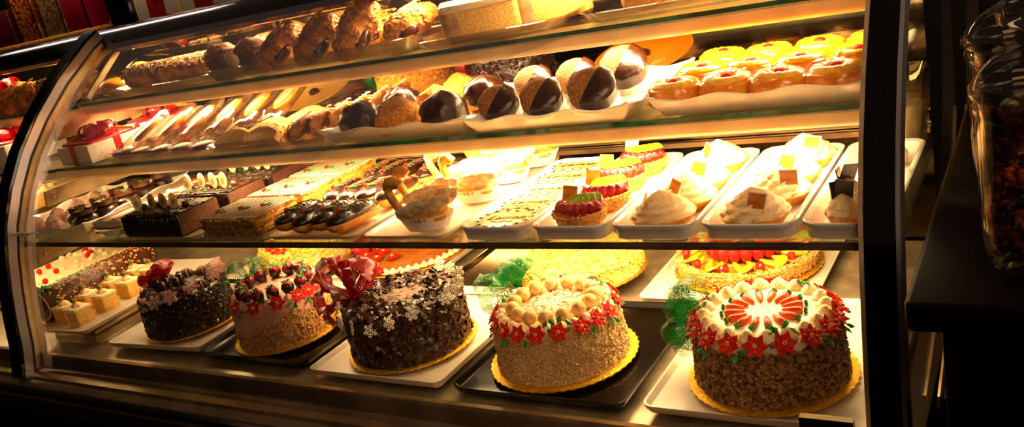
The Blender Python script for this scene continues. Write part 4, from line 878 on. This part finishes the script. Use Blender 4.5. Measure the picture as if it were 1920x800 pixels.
# ------------------------------------------------------------------ far left bay
def slab(name,label,cat,x,y,z,w,d,h,m,top,extra=None,rz=0):
    t=thing(name,label,cat,(x,y,z),rz); obj('cake_body',MB().rbox(w,d,0,h,.012,.006).disp(.003,40),K[m],t); mb=MB(); mb.rbox(w*.98,d*.98,h-.002,h+.012,.012,.005)
    for k in range(26): mb.ell((rnd.uniform(-w/2,w/2)*.9,rnd.uniform(-d/2,d/2)*.9,h+.012),.012,9,6)
    obj('topping',mb.disp(.003,70),K[top],t)
    if extra:
        mb=MB()
        for k in range(9): mb.ell((rnd.uniform(-w/2,w/2)*.8,rnd.uniform(-d/2,d/2)*.8,h+.022),.010,9,6)
        obj('decoration',mb,K[extra],t)
    return t
slab('sheet_cake','yellow and white cake in the far left bay above the bracket','cake',-2.92,1.58,.30,.26,.34,.04,'sponge','cream','lemon')
slab('sheet_cake','red and white cake low in the far left bay','cake',-3.0,1.56,-.02,.30,.40,.05,'cream','cream','red')
slab('sheet_cake','white cream cake on the top shelf of the far left bay','cake',-2.80,1.66,.61,.20,.16,.05,'sponge','cream')
slab('sheet_cake','brown nut cake on the top shelf of the far left bay','cake',-2.62,1.60,.61,.13,.16,.06,'nut','nut')
line('',[(-2.86,1.56,.612,.9,'apple turnover at the front of the far left top shelf',dict(ry=-.4)),(-2.76,1.55,.612,.9,'apple turnover by the frame on the far left top shelf',dict(ry=-.4))],turnover,'turnovers in the far left bay')
gift('white gift box with red bow on the far left top shelf',.16,.14,.06,-3.02,1.62,0).location.z=.608
gift('white gift box with red bow on the far left middle shelf',.22,.2,.07,-2.85,1.50,0).location.z=.457
# ------------------------------------------------------------------ behind the case: candy bins and striped boxes
def candy_bin(label,x,w,m,h=.26):
    t=thing('candy_bin',label,'candy bin',(x,2.06,.80))
    if m in('crimson','maroon'): obj('bin_front',MB().rbox(w-.012,.13,.012,h,.008,.004),K[m],t)
    else:
        obj('candy_fill',MB().rbox(w-.022,.11,.012,h,.012,.006).disp(.004,60),K[m],t); obj('clear_bin',MB().rbox(w-.006,.128,.004,h+.01,.008,.004),K['jar'],t)
    obj('bin_foot',MB().rbox(w,.14,0,.014,.006,.003),K['golden'],t); obj('bin_edge',MB().box((w/2-.004,-.066,h/2),(.006,.004,h)),K['chrome'],t); return t
candy_bin('dark maroon candy bin at the top left corner',-3.60,.19,'maroon',.15)
candy_bin('clear candy bin full of small orange candy',-3.41,.17,'candyo')
candy_bin('clear candy bin full of pastel candy',-3.235,.165,'candyp')
candy_bin('bright crimson candy bin beside the pastel candy',-3.075,.15,'crimson')
t=thing('dark_canister','black canister between the crimson bin and striped box','canister',(-2.86,2.08,.80)); obj('canister_body',MB().lathe([(.08,0),(.085,.01),(.085,.2),(.07,.23),(.01,.235)],36),K['black'],t); obj('canister_lid',MB().lathe([(.088,.2),(.088,.225),(.06,.235),(.01,.24)],36),K['grey'],t)
for k,xx in enumerate((-2.60,-2.36)):
    t=thing('striped_box',('red and cream striped box with black star above the top rail','red and cream striped box beside the starred one')[k],'box',(xx,2.06,.80)); obj('box_body',MB().rbox(.225,.14,0,.24,.006,.003),K['strip'],t)
    if k==0: obj('star_print',MB().prism([((.045 if j%2==0 else .018)*math.sin(j*PI/5),(.045 if j%2==0 else .018)*math.cos(j*PI/5)) for j in range(10)],0,.003,M=T(.02,-.071,.085,rx=PI/2)),K['black'],t)
    obj('box_edge',MB().box((-.112,-.0695,.12),(.004,.003,.24)),K['golden'],t)
# ------------------------------------------------------------------ right: dark counter and candy jars
t=thing('side_counter','dark polished wooden counter under the candy jars','counter',(.28,1.35,-.95))
obj('counter_slab',MB().rbox(.84,1.0,1.29,1.322,.01,.004),K['leather'],t); obj('counter_body',MB().rbox(.78,.96,0,1.29,.01,.004),K['leather'],t)
t=thing('end_panel','sloping dark wooden panel with a lit edge right of the case','panel',(-.165,0,0))
obj('panel_board',MB().yz([(1.22,-.95),(1.337,-.036),(1.828,.093),(2.051,.255),(2.3,.75),(2.5,.75),(2.5,-.95)],-.012,.012),K['darkwood'],t)
obj('panel_edge',MB().tube([(-.012,1.20,-.5),(-.012,1.337,-.034),(-.012,1.828,.095),(-.012,2.051,.257)],.004,6),K['bronze'],t)
def jar(label,x,y,z,R,s):
    t=thing('candy_jar',label,'jar',(x,y,z)); t.scale=(s,s,s)
    obj('glass_body',MB().lathe([(.02,0),(R*.8,.002),(R*.95,.02),(R,.06),(R*1.0,.15),(R*.97,.165),(R*1.06,.172),(R*1.06,.180),(R*1.0,.186),(R*.98,.182),(R*.93,.165),(R*.95,.15),(R*.95,.06),(R*.9,.022),(.02,.008)],48),K['jar'],t)
    l=obj('glass_lid',MB().lathe([(R*1.08,.187),(R*1.12,.192),(R*1.10,.2),(R*.9,.214),(R*.6,.228),(R*.25,.238),(R*.14,.246),(.03,.258),(.032,.27),(.02,.28),(.002,.282)],48),K['jar'],t)
    mb=MB()
    for k in range(230):
        q=rnd.random()**.5*R*.82; an=rnd.uniform(0,6.28); z=rnd.uniform(.018,.112); q*=min(1,.82+z*2)
        M=T(q*math.cos(an),q*math.sin(an),z,rx=rnd.uniform(0,3),ry=rnd.uniform(0,3),s=.62); mb.ell((0,0,0),(.011,.0075,.0075),8,6,M=M); mb.box((.013,0,0),(.007,.010,.001),M); mb.box((-.013,0,0),(.007,.010,.001),M)
    obj('candy_fill',mb,K['wcandy'],t,stuff=True); return t
jar('glass candy jar with wrapped candies nearest the camera on the counter',-.024,.95,.373,.053,.97)
jar('lidded glass jar behind the nearest candy jar',-.042,1.17,.373,.056,1.0)
t=thing('glass_vase','tapered green glass vase at the back right end of the lowest shelf','vase',(-.235,1.648,.301)); obj('vase_body',MB().lathe([(.022,0),(.026,.004),(.042,.14),(.0405,.14),(.024,.006)],36),K['jar'],t); obj('vase_fill',MB().lathe([(.020,.007),(.031,.075),(.01,.077)],30),K['whgift'],t)
# ------------------------------------------------------------------ light
w=bpy.data.worlds.new('world'); sc.world=w; w.use_nodes=True; w.node_tree.nodes['Background'].inputs[0].default_value=(.10,.06,.045,1); w.node_tree.nodes['Background'].inputs[1].default_value=.5
def area(name,loc,sx,sy,power,col,rot=(0,0,0)):
    l=bpy.data.lights.new(name,'AREA'); l.shape='RECTANGLE'; l.size=sx; l.size_y=sy; l.energy=power; l.color=col
    o=bpy.data.objects.new(name,l); COL.objects.link(o); o.location=loc; o.rotation_euler=rot; return o
WARM=(1,.66,.30)
area('strip_lamp',(-.78,1.39,.418),1.0,.03,18,WARM,(.40,0,0)); area('strip_lamp',(-1.80,1.38,.418),1.0,.03,10,WARM,(.40,0,0))
area('strip_lamp',(-.80,1.53,.573),1.0,.03,9,WARM,(.2,0,0)); area('strip_lamp',(-1.85,1.53,.573),1.0,.03,14,WARM,(.2,0,0))
area('strip_lamp',(-.80,1.50,.285),1.0,.03,16,WARM,(.1,0,0)); area('strip_lamp',(-1.95,1.48,.285),1.2,.03,10,WARM,(.1,0,0))
area('strip_lamp',(-1.30,1.625,.728),2.0,.025,42,WARM,(.15,0,0))
area('strip_lamp',(-3.1,1.45,.568),1.1,.03,3,WARM); area('strip_lamp',(-3.1,1.40,.415),1.1,.03,6,WARM); area('strip_lamp',(-3.1,1.62,.725),1.1,.03,6,WARM); area('strip_lamp',(-3.1,1.44,.278),1.1,.03,6,WARM)
area('fill_light',(.9,-.9,1.7),1.0,1.0,13,(1,.58,.32),(1.0,0,.75))  # added fill from the front right for the cake fronts, no real fixture
area('bin_fill_light',(-3.1,1.93,1.14),1.4,.12,2.6,(1,.8,.7),(.35,0,0))  # added light out of view that brightens the candy bins
area('fill_light',(.8,.6,1.8),.9,.7,13,(1,.75,.5),(.1,.45,0))  # added light out of view that brightens the candy jars
vs=sc.view_settings; sc.display_settings.display_device='sRGB'; vs.view_transform='Standard'; vs.look='None'; vs.exposure=0; vs.gamma=1; vs.use_curve_mapping=False
sc.cycles.transparent_max_bounces=24; sc.cycles.max_bounces=8; sc.cycles.use_denoising=True
